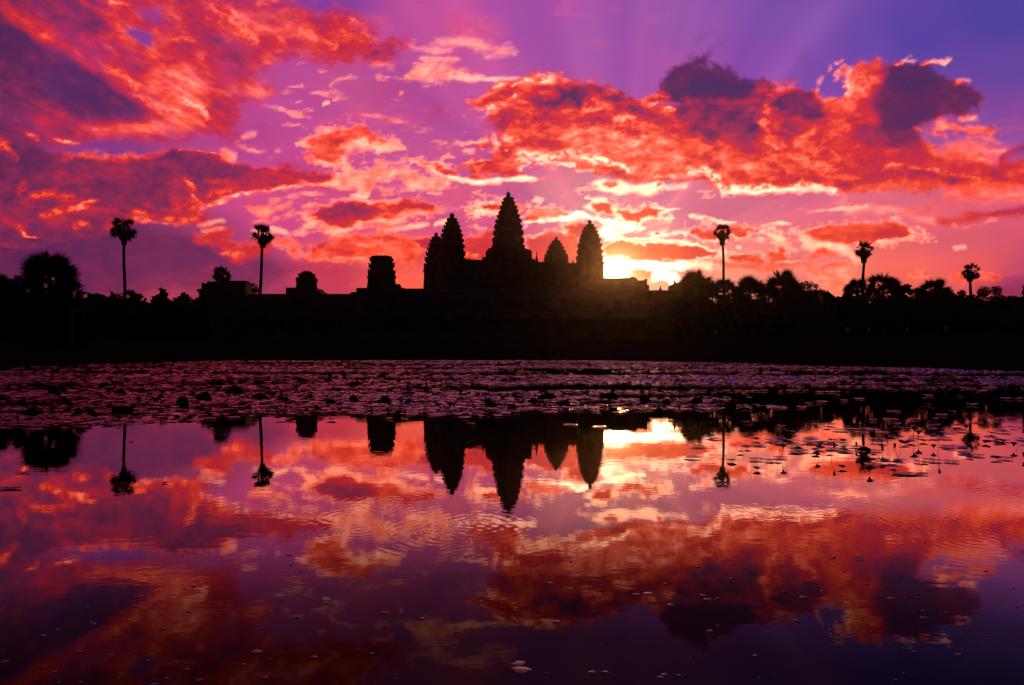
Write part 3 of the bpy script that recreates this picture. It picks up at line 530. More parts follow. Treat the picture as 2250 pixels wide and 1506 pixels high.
    sc_ = N.new('ShaderNodeVectorMath'); sc_.operation = 'SCALE'; Lk(m1.outputs[2], sc_.inputs[0]); Lk(gain, sc_.inputs['Scale'])
    # sunlit edges outshine the camera's range in red first, as low sunlight does
    gr = math_('ADD', 1.0, math_('MULTIPLY', math_('MAXIMUM', math_('SUBTRACT', .55, th), 0.0), 3.0)); gg = math_('ADD', 1.0, math_('MULTIPLY', math_('MAXIMUM', math_('SUBTRACT', .22, th), 0.0), 1.2))
    cx = N.new('ShaderNodeCombineXYZ'); Lk(gr, cx.inputs[0]); Lk(gg, cx.inputs[1]); cx.inputs[2].default_value = 1.0
    mg = N.new('ShaderNodeVectorMath'); mg.operation = 'MULTIPLY'; Lk(sc_.outputs[0], mg.inputs[0]); Lk(cx.outputs[0], mg.inputs[1]); sc_ = mg
    m2 = N.new('ShaderNodeMix'); m2.data_type = 'RGBA'; Lk(attr('cloud_cover').outputs['Fac'], m2.inputs[0]); Lk(air, m2.inputs[6]); Lk(sc_.outputs[0], m2.inputs[7])
    # the sun itself and its glow, by angle from the sun
    vn = N.new('ShaderNodeVectorMath'); vn.operation = 'NORMALIZE'; Lk(tc.outputs['Object'], vn.inputs[0])
    dt = N.new('ShaderNodeVectorMath'); dt.operation = 'DISTANCE'; Lk(vn.outputs[0], dt.inputs[0]); dt.inputs[1].default_value = tuple(sd)
    def gauss(wd, amp):
        a_ = math_('DIVIDE', dt.outputs['Value'], wd); return math_('MULTIPLY', math_('EXPONENT', math_('MULTIPLY', math_('MULTIPLY', a_, a_), -1.0)), amp)
    col = m2.outputs[2]
    for wd, amp, c in ((.011, 14.0, (1, .86, .55)), (.030, 1.1, (1, .62, .22)), (.11, .16, (1, .35, .12))):
        v = N.new('ShaderNodeVectorMath'); v.operation = 'SCALE'; v.inputs[0].default_value = c; Lk(gauss(wd, amp), v.inputs['Scale'])
        ad = N.new('ShaderNodeVectorMath'); ad.operation = 'ADD'; Lk(col, ad.inputs[0]); Lk(v.outputs[0], ad.inputs[1]); col = ad.outputs[0]
    Lk(col, em.inputs[0]); Lk(attr('falloff').outputs['Fac'], em.inputs[1])
    m.cycles.emission_sampling = 'NONE'
    me.materials.append(m)
    me.polygons.foreach_set('use_smooth', [True] * len(me.polygons))
    o = link('sky', me, kind='structure'); o.visible_shadow = False
    return o
build_sky()

# ---------------- ground, water ----------------
BANK = [(-2000, 30), (-400, 41), (0, 47), (150, 58), (300, 74), (560, 88), (1130, 92), (1300, 90), (1500, 76), (1700, 66), (1900, 54), (2100, 46), (2250, 41), (2700, 34), (5000, 20)]
def bank_dist(az):                      # distance ahead (y) of the far bank by bearing
    if abs(az) > math.radians(70): return None
    x = CX + F * math.tan(az); return float(np.interp(x, [b[0] for b in BANK], [b[1] for b in BANK]))
def hill(d):                            # lawn height by metres behind the water's edge
    return float(np.interp(d, [-3, -.5, 0, 1.0, 2.2, 8, 28, 60, 4000], [-1.2, -.6, .02, .42, .55, .75, 3.1, 3.25, 3.4]))
def ground_z(x, y):
    az = math.atan2(x, y); b = bank_dist(az)
    return hill(y - b) if b else 3.0
def build_ground():
    azs = [math.radians(a) for a in list(np.arange(-180, -72, 6)) + list(np.arange(-72, 72.1, .75)) + list(np.arange(78, 180, 6))]
    offs = [-30, -3, -.5, 0, .5, 1.0, 1.6, 2.2, 4, 8, 12, 17, 22, 28, 36, 50, 75, 110, 170, 300, 700, 2300]
    rr = random.Random(3); V = [(0, 0, -1.2)]; nO = len(offs) + 1
    for a in azs:
        b = bank_dist(a)
        if b is None: base = 14 if abs(a) < 2 else 7
        else: base = b / math.cos(a)
        base += .35 * math.sin(a * 61) + .25 * math.sin(a * 143)
        for o_ in [None] + offs:
            r = base * .5 if o_ is None else max(.6, base + (o_ / (math.cos(a) if b else 1) if o_ > -30 else -min(30, base * .3)))
            z = -1.2 if (o_ is None or o_ < -3) else hill(o_)
            if o_ and o_ > .3 and o_ < 400: z += rr.uniform(-.04, .04) * (1 + o_ * .02)
            V.append((math.sin(a) * r, math.cos(a) * r, z))
    Fc = []; n = len(azs)
    for i in range(n):
        j = (i + 1) % n
        Fc.append((0, 1 + j * nO, 1 + i * nO))
        for k in range(nO - 1): Fc.append((1 + i*nO + k, 1 + j*nO + k, 1 + j*nO + k + 1, 1 + i*nO + k + 1))
    add('ground', V, Fc, M_grass, kind='structure', smooth=True)
build_ground()
RINGS = [(985, 1178, .40, .075, 1.0), (965, 1160, .22, .06, .8), (770, 1135, .42, .08, .6), (790, 1165, .3, .07, .7), (1040, 1150, .7, .09, .55), (850, 1105, .5, .08, .4), (1735, 1119, .16, .05, .8), (1672, 1135, .13, .045, .8), (1905, 1137, .20, .05, .9), (1985, 1120, .45, .07, .6), (2040, 1145, .5, .07, .6), (1890, 1165, .10, .04, .7), (2140, 1190, .5, .08, .6), (2200, 1090, .7, .09, .5), (2060, 1065, .5, .07, .4), (1560, 1120, .35, .06, .3), (1185, 1135, .2, .05, .4)]
def build_water():
    m, nt, b = mat_new('pond_water'); N = nt.nodes; Lk = nt.links.new; N.remove(b)
    outn = [n for n in N if n.type == 'OUTPUT_MATERIAL'][0]
    def M(op, a, b=None, c=None):
        k = N.new('ShaderNodeMath'); k.operation = op
        for i, v in enumerate((a, b, c)):
            if v is None: continue
            if isinstance(v, (int, float)): k.inputs[i].default_value = v
            else: Lk(v, k.inputs[i])
        return k.outputs[0]
    tc = N.new('ShaderNodeTexCoord'); P0 = tc.outputs['Object']
    warp = N.new('ShaderNodeTexNoise'); warp.inputs['Scale'].default_value = 2.2; warp.inputs['Detail'].default_value = 1; Lk(P0, warp.inputs['Vector'])
    wv = N.new('ShaderNodeVectorMath'); wv.operation = 'MULTIPLY_ADD'; Lk(warp.outputs['Color'], wv.inputs[0]); wv.inputs[1].default_value = (.06, .06, 0); Lk(P0, wv.inputs[2])
    h = None
    for (x, y, R, wl, amp) in RINGS:
        D = EYE * F / (y - HY); c = ((x - CX) / F * D, D, 0)
        d = N.new('ShaderNodeVectorMath'); d.operation = 'DISTANCE'; Lk(wv.outputs[0], d.inputs[0]); d.inputs[1].default_value = (c[0] + .03, c[1] + .03, 0)
        r = d.outputs['Value']
        env = M('EXPONENT', M('MULTIPLY', M('POWER', M('DIVIDE', r, R), 2.0), -1.0))
        ring = M('MULTIPLY', M('MULTIPLY', M('SINE', M('MULTIPLY', r, 2 * math.pi / wl)), env), amp * wl * .0014)
        h = ring if h is None else M('ADD', h, ring)
    def nz(scale, det, amp, sx=1, sy=1):
        mp = N.new('ShaderNodeMapping'); mp.inputs['Scale'].default_value = (sx, sy, 1); Lk(P0, mp.inputs[0])
        n = N.new('ShaderNodeTexNoise'); n.inputs['Scale'].default_value = scale; n.inputs['Detail'].default_value = det; Lk(mp.outputs[0], n.inputs['Vector'])
        return M('MULTIPLY', n.outputs[0], amp)
    patch = N.new('ShaderNodeTexNoise'); patch.inputs['Scale'].default_value = .7; patch.inputs['Detail'].default_value = 2; Lk(P0, patch.inputs['Vector'])
    pm = M('MULTIPLY', M('MAXIMUM', M('SUBTRACT', patch.outputs[0], .45), 0.0), 4.0)
    h = M('ADD', h, M('MULTIPLY', nz(9, 2, .0006, .7, 1.3), M('ADD', pm, .22)))
    h = M('ADD', h, nz(3.0, 1, .0003))
    bp = N.new('ShaderNodeBump'); bp.inputs['Strength'].default_value = 1; bp.inputs['Distance'].default_value = 1; Lk(h, bp.inputs['Height'])
    gl = N.new('ShaderNodeBsdfGlossy'); gl.inputs['Roughness'].default_value = 0.0; gl.inputs['Color'].default_value = (1, .93, .80, 1); Lk(bp.outputs[0], gl.inputs['Normal'])
    df = N.new('ShaderNodeBsdfDiffuse'); df.inputs['Color'].default_value = (.012, .008, .006, 1)
    fr = N.new('ShaderNodeFresnel'); fr.inputs['IOR'].default_value = 1.33
    rp = N.new('ShaderNodeValToRGB'); cr = rp.color_ramp
    pts = [(0.0, .022), (.08, .026), (.105, .034), (.155, .10), (.24, .41), (.33, .64), (.47, .84), (1, .95)]
    while len(cr.elements) < len(pts): cr.elements.new(.5)
    for e, (p_, v) in zip(cr.elements, pts): e.position = p_; e.color = (v, v, v, 1)
    Lk(fr.outputs[0], rp.inputs[0])
    mx = N.new('ShaderNodeMixShader'); Lk(rp.outputs[0], mx.inputs[0]); Lk(df.outputs[0], mx.inputs[1]); Lk(gl.outputs[0], mx.inputs[2]); Lk(mx.outputs[0], outn.inputs[0])
    n = 48; V = [(0, 0, 0)]
    for i in range(n):
        a = -math.pi + 2 * math.pi * i / n; b = bank_dist(a); r = (b + 1.0) / math.cos(a) if b else (16 if abs(a) < 2 else 8); V.append((math.sin(a) * r, math.cos(a) * r, 0))
    add('water', V, [(0, 1 + (i + 1) % n, 1 + i) for i in range(n)], m, kind='structure')
build_water()
# ---------------- the temple ----------------
ROT = math.radians(16)
def plan(r):                            # redented square, half width r as seen from the pond
    k = r / 1.09; q = [(1,.42),(.87,.42),(.87,.64),(.74,.64),(.74,.74),(.64,.74),(.64,.87),(.42,.87),(.42,1)]
    pts = []
    for t in range(4):
        c, s_ = math.cos(t*math.pi/2), math.sin(t*math.pi/2)
        for (x, y) in q: pts.append(((x*c - y*s_)*k, (x*s_ + y*c)*k))
    return pts
def lerp_prof(P, n):
    return P
def tower_body(cx, D, prof, base_y, base_hw, top=None, blunt=False, spikes=True, seed=1):
    """prof: (photo y, half width px) from the top down"""
    rr = random.Random(seed); m = MB(); s_ = D / F
    Z = lambda y: EYE + (HY - y) * s_
    ctr = ((cx - CX) * s_, D)
    rows = list(prof) + [(base_y, base_hw)]
    if blunt: ys = rows
    for i in range(len(rows) - 1):
        (y0, w0), (y1, w1) = rows[i], rows[i+1]            # storey from y1 (low) up to y0
        zb, zt = Z(y1), Z(y0); h = zt - zb; wt = w0 * s_; wb = w1 * s_
        body = wb * .955 if i < len(rows) - 2 else wb
        prev = w0 * s_
        r_top = max(prev, .1) 
        rings = []
        lev = [(0, body * .93), (.28, body * .95), (.40, body * 1.05), (.50, body * 1.07), (.54, body * .90), (.80, body * .74 + prev * .17)] if i < len(rows) - 2 else [(0, wb), (.90, w0 * s_ * .99), (.94, w0 * s_ * 1.03), (1, w0 * s_ * 1.0)]
        if i < len(rows) - 2: lev += [(1.0, r_top * .93)]
        ox, oy = rr.uniform(-.04, .04), rr.uniform(-.04, .04)
        for t, r in lev: rings.append([(ctr[0] + ox + (x*math.cos(ROT) - y*math.sin(ROT)), ctr[1] + oy + (x*math.sin(ROT) + y*math.cos(ROT)), zb + h*t) for x, y in plan(r)])
        m.loft(rings)
        if spikes and i < len(rows) - 1:
            # antefixes standing on the cornice
            lz = zb + h * (.56 if i < len(rows) - 2 else .97)
            rb = body * 1.0 if i < len(rows) - 2 else w0 * s_
            hh = (h if i < len(rows) - 2 else 2.2) * .40
            for t in range(4):
                for u, k in ((0, 1.02), (-.33, 1.0), (.33, 1.0), (-.62, .87), (.62, .87), (.74, .74)):
                    if rr.random() < .12: continue
                    xl, yl = k * rb / 1.09, u * rb / 1.09
                    a = ROT + t * math.pi / 2; c, n_ = math.cos(a), math.sin(a)
                    hw = rb * .10 * rr.uniform(.8, 1.2); hz = hh * rr.uniform(.7, 1.15) * (1.25 if u == 0 else .9); th = rb * .05
                    vs = []
                    for dx in (-th, th):
                        for (yy, zz) in ((-hw, 0), (-hw * 1.15, hz * .45), (-hw * .5, hz * .8), (0, hz), (hw * .5, hz * .8), (hw * 1.15, hz * .45), (hw, 0)):
                            X_, Y_ = xl + dx + zz * .10, yl + yy
                            vs.append((ctr[0] + X_*c - Y_*n_, ctr[1] + X_*n_ + Y_*c, lz + zz))
                    m.put(vs, [(0,1,2,3,4,5,6), (13,12,11,10,9,8,7)] + [(i_, 7+i_, 7+(i_+1) % 7, (i_+1) % 7) for i_ in range(7)])
    return m, ctr, Z
def finial(m, ctr, z0, z1, r):
    rings = []
    for t, k in ((0, 1.0), (.12, 1.15), (.2, .8), (.3, .95), (.55, 1.0), (.8, .75), (.93, .45), (1, .08)):
        rings.append([(ctr[0] + math.cos(a)*r*k, ctr[1] + math.sin(a)*r*k, z0 + (z1-z0)*t) for a in [2*math.pi*i/10 for i in range(10)]])
    m.loft(rings)
TD = 292.0; T0 = Vector(((1117 - CX) / F * TD, TD, 0))
temple = empty('temple', (T0.x, T0.y, ground_z(T0.x, T0.y) - .3), 'great stone temple with five tall tapering tiered towers, black against the sunrise', 'temple')
def tpart(name, mb, mat=M_stone, label=None, parent=None):
    base = Vector(temple.location)
    p = parent or temple; off = base
    mb.v = [(v[0]-off.x, v[1]-off.y, v[2]-off.z) for v in mb.v]
    return mb.make(name, mat, p, label=label)
towers = [
 ('central_tower', 1117, 292, [(434,8.2),(443,12.3),(452,15.8),(461,19.3),(471,22.6),(482,26.2),(494,29.4),(507,32),(522,34.2),(541,35.6)], 620, 37.5, 422, 4.8, 'tallest middle tower'),
 ('corner_tower', 993, 263, [(480,8),(487,12),(495,15.6),(504,19),(514,22.2),(525,25),(537,27.2),(551,29),(570,30.2)], 660, 31.5, 468, 5.2, 'front left tower, second tallest'),
 ('corner_tower', 1296, 279, [(493,6.5),(499,10),(506,13.8),(515,17.4),(524,20.6),(535,24),(548,27),(562,29),(578,30.3)], 655, 32.8, 483, 4.2, 'front right tower beside the sun'),
 ('corner_tower', 958.5, 307, [(520,6.4),(527,10.5),(535,14),(544,17.5),(554,20.5),(566,23.5),(580,26),(596,28)], 645, 30, 511, 4.2, 'rear left tower half hidden by its neighbour'),
 ('corner_tower', 1222, 318, [(529,6),(535,10),(542,14),(550,18),(559,22),(569,26)], 620, 31, 520, 3.8, 'rear right tower, lowest of the five')]
for i, (nm, cx, D, prof, by, bw, ty, fr, lab) in enumerate(towers):
    m, ctr, Z = tower_body(cx, D, prof, by, bw, seed=20+i)
    # square porch shaft down to the terrace
    s_ = D / F
    rings = [[(ctr[0] + (x*math.cos(ROT) - y*math.sin(ROT)), ctr[1] + (x*math.sin(ROT) + y*math.cos(ROT)), z) for x, y in plan(bw * s_ * 1.01)] for z in (8, Z(by) + .02)]
    m.loft(rings)
    t = tpart(nm, m, label=lab)
    fm = MB(); finial(fm, ctr, Z(prof[0][0]) - .05, Z(ty), fr * s_); tpart('finial', fm, parent=None if False else temple).parent = t
rod = MB(); c0 = px(1117, 424, 292); rod.tube([c0, c0 + Vector((0,0,2.4))], .055, 5); tpart('lightning_rod', rod, M_metal)
def local(u, v): c, s_ = math.cos(ROT), math.sin(ROT); return (T0.x + u*c - v*s_, T0.y + u*s_ + v*c)
def rotmb(mb):                           # temple frame (u, v) to world
    mb.v = [(*local(a, b), z) for a, b, z in mb.v]; return mb
# porches and half vaults hugging the central tower
m = MB(); 
for sgn, zt, w, d, zr in ((1, 45.0, 6.5, 15.5, 1.6), (1, 41.2, 5.2, 19.0, 1.5)):
    m.box(-d*.545, d*.545, -w, w, 30, zt - zr); m.gable(-d*.55, d*.55, -w - .3, w + .3, zt - zr, zt, 'x')
    m.box(-w, w, -d*.545, d*.545, 30, zt - zr + .01); m.gable(-w - .3, w + .3, -d*.55, d*.55, zt - zr + .01, zt + .01, 'y')
tpart('cross_porch', rotmb(m))
for (x, y0, y1, D, w) in ((1179, 553, 578, 285, 3.2), (1030, 566, 580, 266, 4), (1061, 560, 580, 283, 3.5), (1259, 571, 582, 285, 3), (1270, 566, 582, 282, 3), (1040, 571, 580, 268, 3), (1181, 567, 580, 285, 3)):
    p = px(x, y1, D); h = (y1 - y0) * D / F; r = w * D / F; m = MB()
    m.loft([[(p.x + math.cos(a)*r*k, p.y + math.sin(a)*r*k, p.z + h*t) for a in [math.pi/4 + math.pi/2*i for i in range(4)]] for t, k in ((0, 1.1), (.35, 1.05), (.42, .8), (.6, .75), (.66, .5), (.85, .35), (1, .06))])
    tpart('pinnacle', m)
# upper gallery square (Bakan) with its stepped base
m = MB(); H = 29.5
for (z0, z1, ext) in ((3, 11.5, 5.5), (11.5, 19.5, 3.0), (19.5, 27.0, .8)):
    m.box(-H - ext, H + ext, -22 - ext, 22 + ext, z0, z1); m.box(-H - ext - .5, H + ext + .5, -22 - ext - .5, 22 + ext + .5, z1 - .8, z1 - .25)
tpart('stepped_base', rotmb(m))
m = MB()
for v0, v1, zt in ((-21.5, -15.5, 37.0), (15.5, 21.5, 38.4)):
    m.box(-H, H, v0 + .4, v1 - .4, 27, zt - 3.0); m.gable(-H, H, v0 - .3, v1 + .3, zt - 3.0, zt, 'x'); m.box(-H, H, (v0+v1)/2 - .12, (v0+v1)/2 + .12, zt - .1, zt + .35)
for u0, u1 in ((-H, -H + 6), (H - 6, H)):
    m.box(u0 + .4, u1 - .4, -16, 16, 27, 33.9); m.gable(u0 - .3, u1 + .3, -16, 16, 33.9, 36.9, 'y')
m.box(-3.2, 3.2, -16, 16, 27, 34.5); m.gable(-3.8, 3.8, -16, 16, 34.5, 37.5, 'y')
tpart('upper_gallery', rotmb(m))
for u, lb in ((-23, 'left stone stair'), (0, 'middle stone stair'), (23, 'right stone stair')):
    m = MB()
    for k in range(36):
        z = 3 + 24 * k / 36; m.box(u - 3.2, u + 3.2, -28.4 + k * .19 - .01, -22, z, z + 24 / 36)
    tpart('stair', rotmb(m), label=lb)
for u in [-20 + 3.1 * i for i in range(14)]:
    m = MB(); m.box(u - .9, u + .9, -21.35, -21.0, 28.4, 31.8); m.box(u - 1.2, u + 1.2, -21.42, -21.1, 31.8, 32.2)
    for k in range(4): m.box(u - .7 + .38*k, u - .5 + .38*k, -21.5, -21.38, 28.5, 31.7)
    tpart('window', rotmb(m))
# second enclosure
m = MB()
p0 = px(880, 634, 245); p1 = px(1424, 628, 245)
m.box(p0.x, p1.x, 243, 253, 2.8, 20.5); m.gable(p0.x, p1.x, 242.4, 253.6, 20.5, 24.0, 'x')
m.box(px(1330,0,250).x - 6, px(1399.5,0,250).x, 247, 255.5, 2.8, 25.2); m.gable(px(1330,0,250).x - 6, px(1399.5,0,250).x, 246.6, 256, 25.2, 28.2, 'x')
tpart('second_gallery', m)
m = MB(); pb = px(1390, 615, 250); rr_ = 1.15
m.loft([[(pb.x + math.cos(a)*r, pb.y + math.sin(a)*r, pb.z + z) for a in [2*math.pi*i/10 for i in range(10)]] for z, r in ((-1, 1.3), (.1, 1.25), (.5, 1.2), (.85, .9), (1.0, .4))])
a, b = px(1399.5, 616.5, 250), px(1419, 640, 250); m.box(a.x, b.x, 247.5, 255, 2.8, px(0, 618, 250).z)
c = px(1417, 614, 250); m.box(c.x - .4, c.x + .5, 248, 250, px(0,618.5,250).z, c.z)
m.box(b.x - .01, px(1424, 0, 250).x, 248, 254.6, 2.8, px(0, 628, 250).z)
tpart('side_chapel', m)

# outer gallery: its own long building in front
GD = 215.0; gs = GD / F; Zg = lambda y: EYE + (HY - y) * gs; Xg = lambda x: (x - CX) * gs
gx0, gx1 = Xg(546), Xg(1545)
gal = empty('outer_gallery', ((gx0 + gx1) / 2, GD, ground_z((gx0+gx1)/2, GD) - .2), 'long low pillared stone gallery with blunt broken towers at its left end', 'gallery')
def gpart(name, mb, mat=M_stone, label=None, parent=None):
    o_ = gal.location; mb.v = [(v[0]-o_.x, v[1]-o_.y, v[2]-o_.z) for v in mb.v]; return mb.make(name, mat, parent or gal, label=label)
zr = Zg(646.5)
m = MB(); m.gable(gx0, Xg(1460), GD - 3.2, GD + 6.2, zr - 3.6, zr, 'x'); m.box(gx0, Xg(1460), GD + 1.4, GD + 1.6, zr - .1, zr + .18)
m.gable(gx0, Xg(1460), GD - 8.2, GD - 2.0, zr - 8.2, zr - 5.4, 'x'); gpart('roof', m)
m = MB(); m.box(gx0, gx1, GD - 2.6, GD + 5.8, 7.2, zr - 3.6); gpart('wall', m)
m = MB()
for k, (z0, z1, e) in enumerate(((2.9, 4.2, 3.2), (4.2, 5.6, 2.2), (5.6, 7.2, 1.0))):
    m.box(gx0 - e, gx1 + e, GD - 8.4 - e, GD + 6 + e, z0, z1)
gpart('plinth', m)
m0 = None
for i in range(60):
    x = gx0 + 1.0 + (Xg(1460) - gx0 - 2) * i / 59
    if m0 is None:
        m0 = MB(); m0.box(-.32, .32, -.32, .32, 0, zr - 8.2 - 7.2 - .01); m0.box(-.45, .45, -.45, .45, 0, .4); m0.box(-.45, .45, -.45, .45, zr - 16.0, zr - 15.45)
        pl = m0.make('pillar', M_stone, gal); pme = pl.data
    else: pl = link('pillar', pme, gal)
    pl.location = (x - gal.location.x, -7.2, 7.2 - gal.location.z)
for i in range(9):
    x = gx0 + 12 + i * 14; m = MB(); m.box(x - 1.3, x + 1.3, GD - 2.75, GD - 2.5, 7.4, 12.4); m.box(x - 1.7, x + 1.7, GD - 2.95, GD - 2.52, 12.4, 13.0); m.gable(x - 2, x + 2, GD - 3.1, GD - 2.5, 13, 14.8, 'y'); gpart('doorway', m)
# blunt big tower
m, ctr, Z = tower_body(838.5, GD, [(567.5,24.8),(578,27.5),(594,29.6),(612,31.2)], 634, 34.2, seed=5)
rr = random.Random(9)
top = [[(ctr[0] + x*math.cos(ROT) - y*math.sin(ROT), ctr[1] + x*math.sin(ROT) + y*math.cos(ROT), z + rr.uniform(-.12, .12)) for x, y in plan(24.8 * gs * k)] for z, k in ((Z(567.6), 1.0), (Z(565.4), 1.0), (Z(564), .82), (Z(563.6), .4))]; m.loft(top)
m.loft([[(ctr[0] + x*math.cos(ROT) - y*math.sin(ROT), ctr[1] + x*math.sin(ROT) + y*math.cos(ROT), z) for x, y in plan(34.5 * gs)] for z in (7, Z(634))])
bt = gpart('broken_tower', m, label='taller blunt tower with its top fallen away')
m = MB(); rx = Xg(839); m.tube([(rx, GD, Z(566)), (rx, GD, Z(545))], .05, 5); gpart('lightning_rod', m, M_metal, parent=None).parent = bt
m = MB()
for x0, x1, yt, d in ((790, 888, 633, 4.5), (779, 800, 642, 5.2), (870, 877.5, 624.5, 3.4), (876, 940, 634.3, 3.8)):
    m.box(Xg(x0), Xg(x1), GD - d, GD + d, 7, Zg(yt) - 1.0); m.gable(Xg(x0) - .15, Xg(x1) + .15, GD - d - .3, GD + d + .3, Zg(yt) - 1.0, Zg(yt), 'x')
gpart('tower_porch', m)
# small turret
m, ctr, Z = tower_body(674, GD, [(602,16),(609.5,20),(621,23.2)], 634, 25, seed=6)
m.loft([[(ctr[0] + x*math.cos(ROT) - y*math.sin(ROT), ctr[1] + x*math.sin(ROT) + y*math.cos(ROT), z) for x, y in plan(k * gs)] for z, k in ((Z(602.1), 14), (Z(599), 12), (Z(596.6), 8))])
m.loft([[(ctr[0] + x*math.cos(ROT) - y*math.sin(ROT), ctr[1] + x*math.sin(ROT) + y*math.cos(ROT), z) for x, y in plan(25.5 * gs)] for z in (7, Z(634))])
for x0, x1, yt in ((635.7, 700, 634.5), (698, 704, 636), (703, 711, 641.5)): m.box(Xg(x0), Xg(x1), GD - 3.4, GD + 4, 9, Zg(yt))
gpart('broken_tower', m, label='small broken turret, crumbled to a stump')
# end pavilion
m = MB()
m.box(Xg(445), Xg(546), GD - 2.5, GD + 2.5, 3, Zg(643)); m.box(Xg(442), Xg(546.5), GD - 2.9, GD + 2.9, Zg(643), Zg(637)); m.box(Xg(450), Xg(546), GD - 2.3, GD + 2.3, Zg(637), Zg(625))
m.box(Xg(461), Xg(546), GD - 2.0, GD + 2.0, Zg(625), Zg(620)); m.box(Xg(510), Xg(545.6), GD - 1.6, GD + 1.6, Zg(620), Zg(618.2)); m.box(Xg(449), Xg(456), GD - 2.2, GD - 1, Zg(625), Zg(623.6))
for k in range(6): m.box(Xg(452 + 15*k), Xg(460 + 15*k), GD - 2.62, GD - 2.4, 8, 13)
gpart('end_pavilion', m, label='flat-topped pavilion at the far left end')
# gate porch and two little spires at the right end
m = MB(); m.box(Xg(1424), Xg(1478), GD - 4, GD + 5, 7, Zg(643)); m.gable(Xg(1400), Xg(1478), GD - 4.4, GD + 5.4, Zg(643), Zg(638), 'x'); m.box(Xg(1476), Xg(1545), GD - 5, GD + 5, 7, Zg(626))
m.gable(Xg(1486), Xg(1545), GD - 5.3, GD + 5.3, Zg(626), Zg(622), 'x'); gpart('gate_hall', m)
for x, yt, yb, w_ in ((1451, 628, 644, 4.5), (1482.5, 614.5, 640, 8)):
    m = MB(); p = px(x, yb, GD); h = (yb - yt) * gs; r = w_ * gs
    m.loft([[(p.x + math.cos(a)*r*k, p.y + math.sin(a)*r*k, p.z + h*t) for a in [math.pi/4 + math.pi/2*i for i in range(4)]] for t, k in ((-.4, 1.1), (.2, 1.1), (.3, .9), (.5, .8), (.56, .5), (.78, .35), (1, .08))]); gpart('spire', m)
# ---------------- palms ----------------
def fan_leaf(m, base, d, up, pet, rad, rr, segs=20, spread=2.0, droop=.25, sink=None):
    """one palmate leaf: a stalk from base along d, then a fan of folded pointed blades"""
    d = Vector(d).normalized(); up = Vector(up) + Vector((rr.uniform(-1, 1), rr.uniform(-1, 1), rr.uniform(-1, 1))) * 2.2; side = d.cross(up)
    if side.length < .01: side = d.orthogonal()
    side.normalize(); nrm = side.cross(d).normalized()
    hub = Vector(base) + d * pet + Vector((0, 0, -.10 * pet * (1 - abs(d.z))))
    if pet > .15:
        w_ = .045 * max(1, rad)
        m.put([base + side*w_, base - side*w_, hub - side*w_*.6, hub + side*w_*.6, base - nrm*w_, hub - nrm*w_*.6], [(0,1,2,3), (0,3,5,4), (1,4,5,2)])
    fold = rr.uniform(-.25, .35)
    for i in range(segs):
        t0 = (i - .52) / (segs - 1) * 2 - 1; t1 = (i + .52) / (segs - 1) * 2 - 1; tm = (t0 + t1) / 2
        def dirv(t, f_=0): a = t * spread; return (d * math.cos(a) + side * math.sin(a) + nrm * (fold * abs(math.sin(a)) + f_)).normalized()
        L = rad * (1 - .22 * abs(tm) ** 2) * rr.uniform(.9, 1.06); Lm = L * .50
        a_, b_, c_ = hub + dirv(t0) * Lm, hub + dirv(t1) * Lm, hub + dirv(tm, .05) * Lm
        tip = hub + dirv(tm) * L; tip.z -= droop * L * rr.uniform(.5, 1.3) * (.4 + .6 * (1 - abs(d.z)))
        for q in (a_, b_, c_): q.z -= droop * L * .25
        m.put([hub, a_, c_, b_, tip], [(0,1,2), (0,2,3), (1,4,2), (2,4,3)])
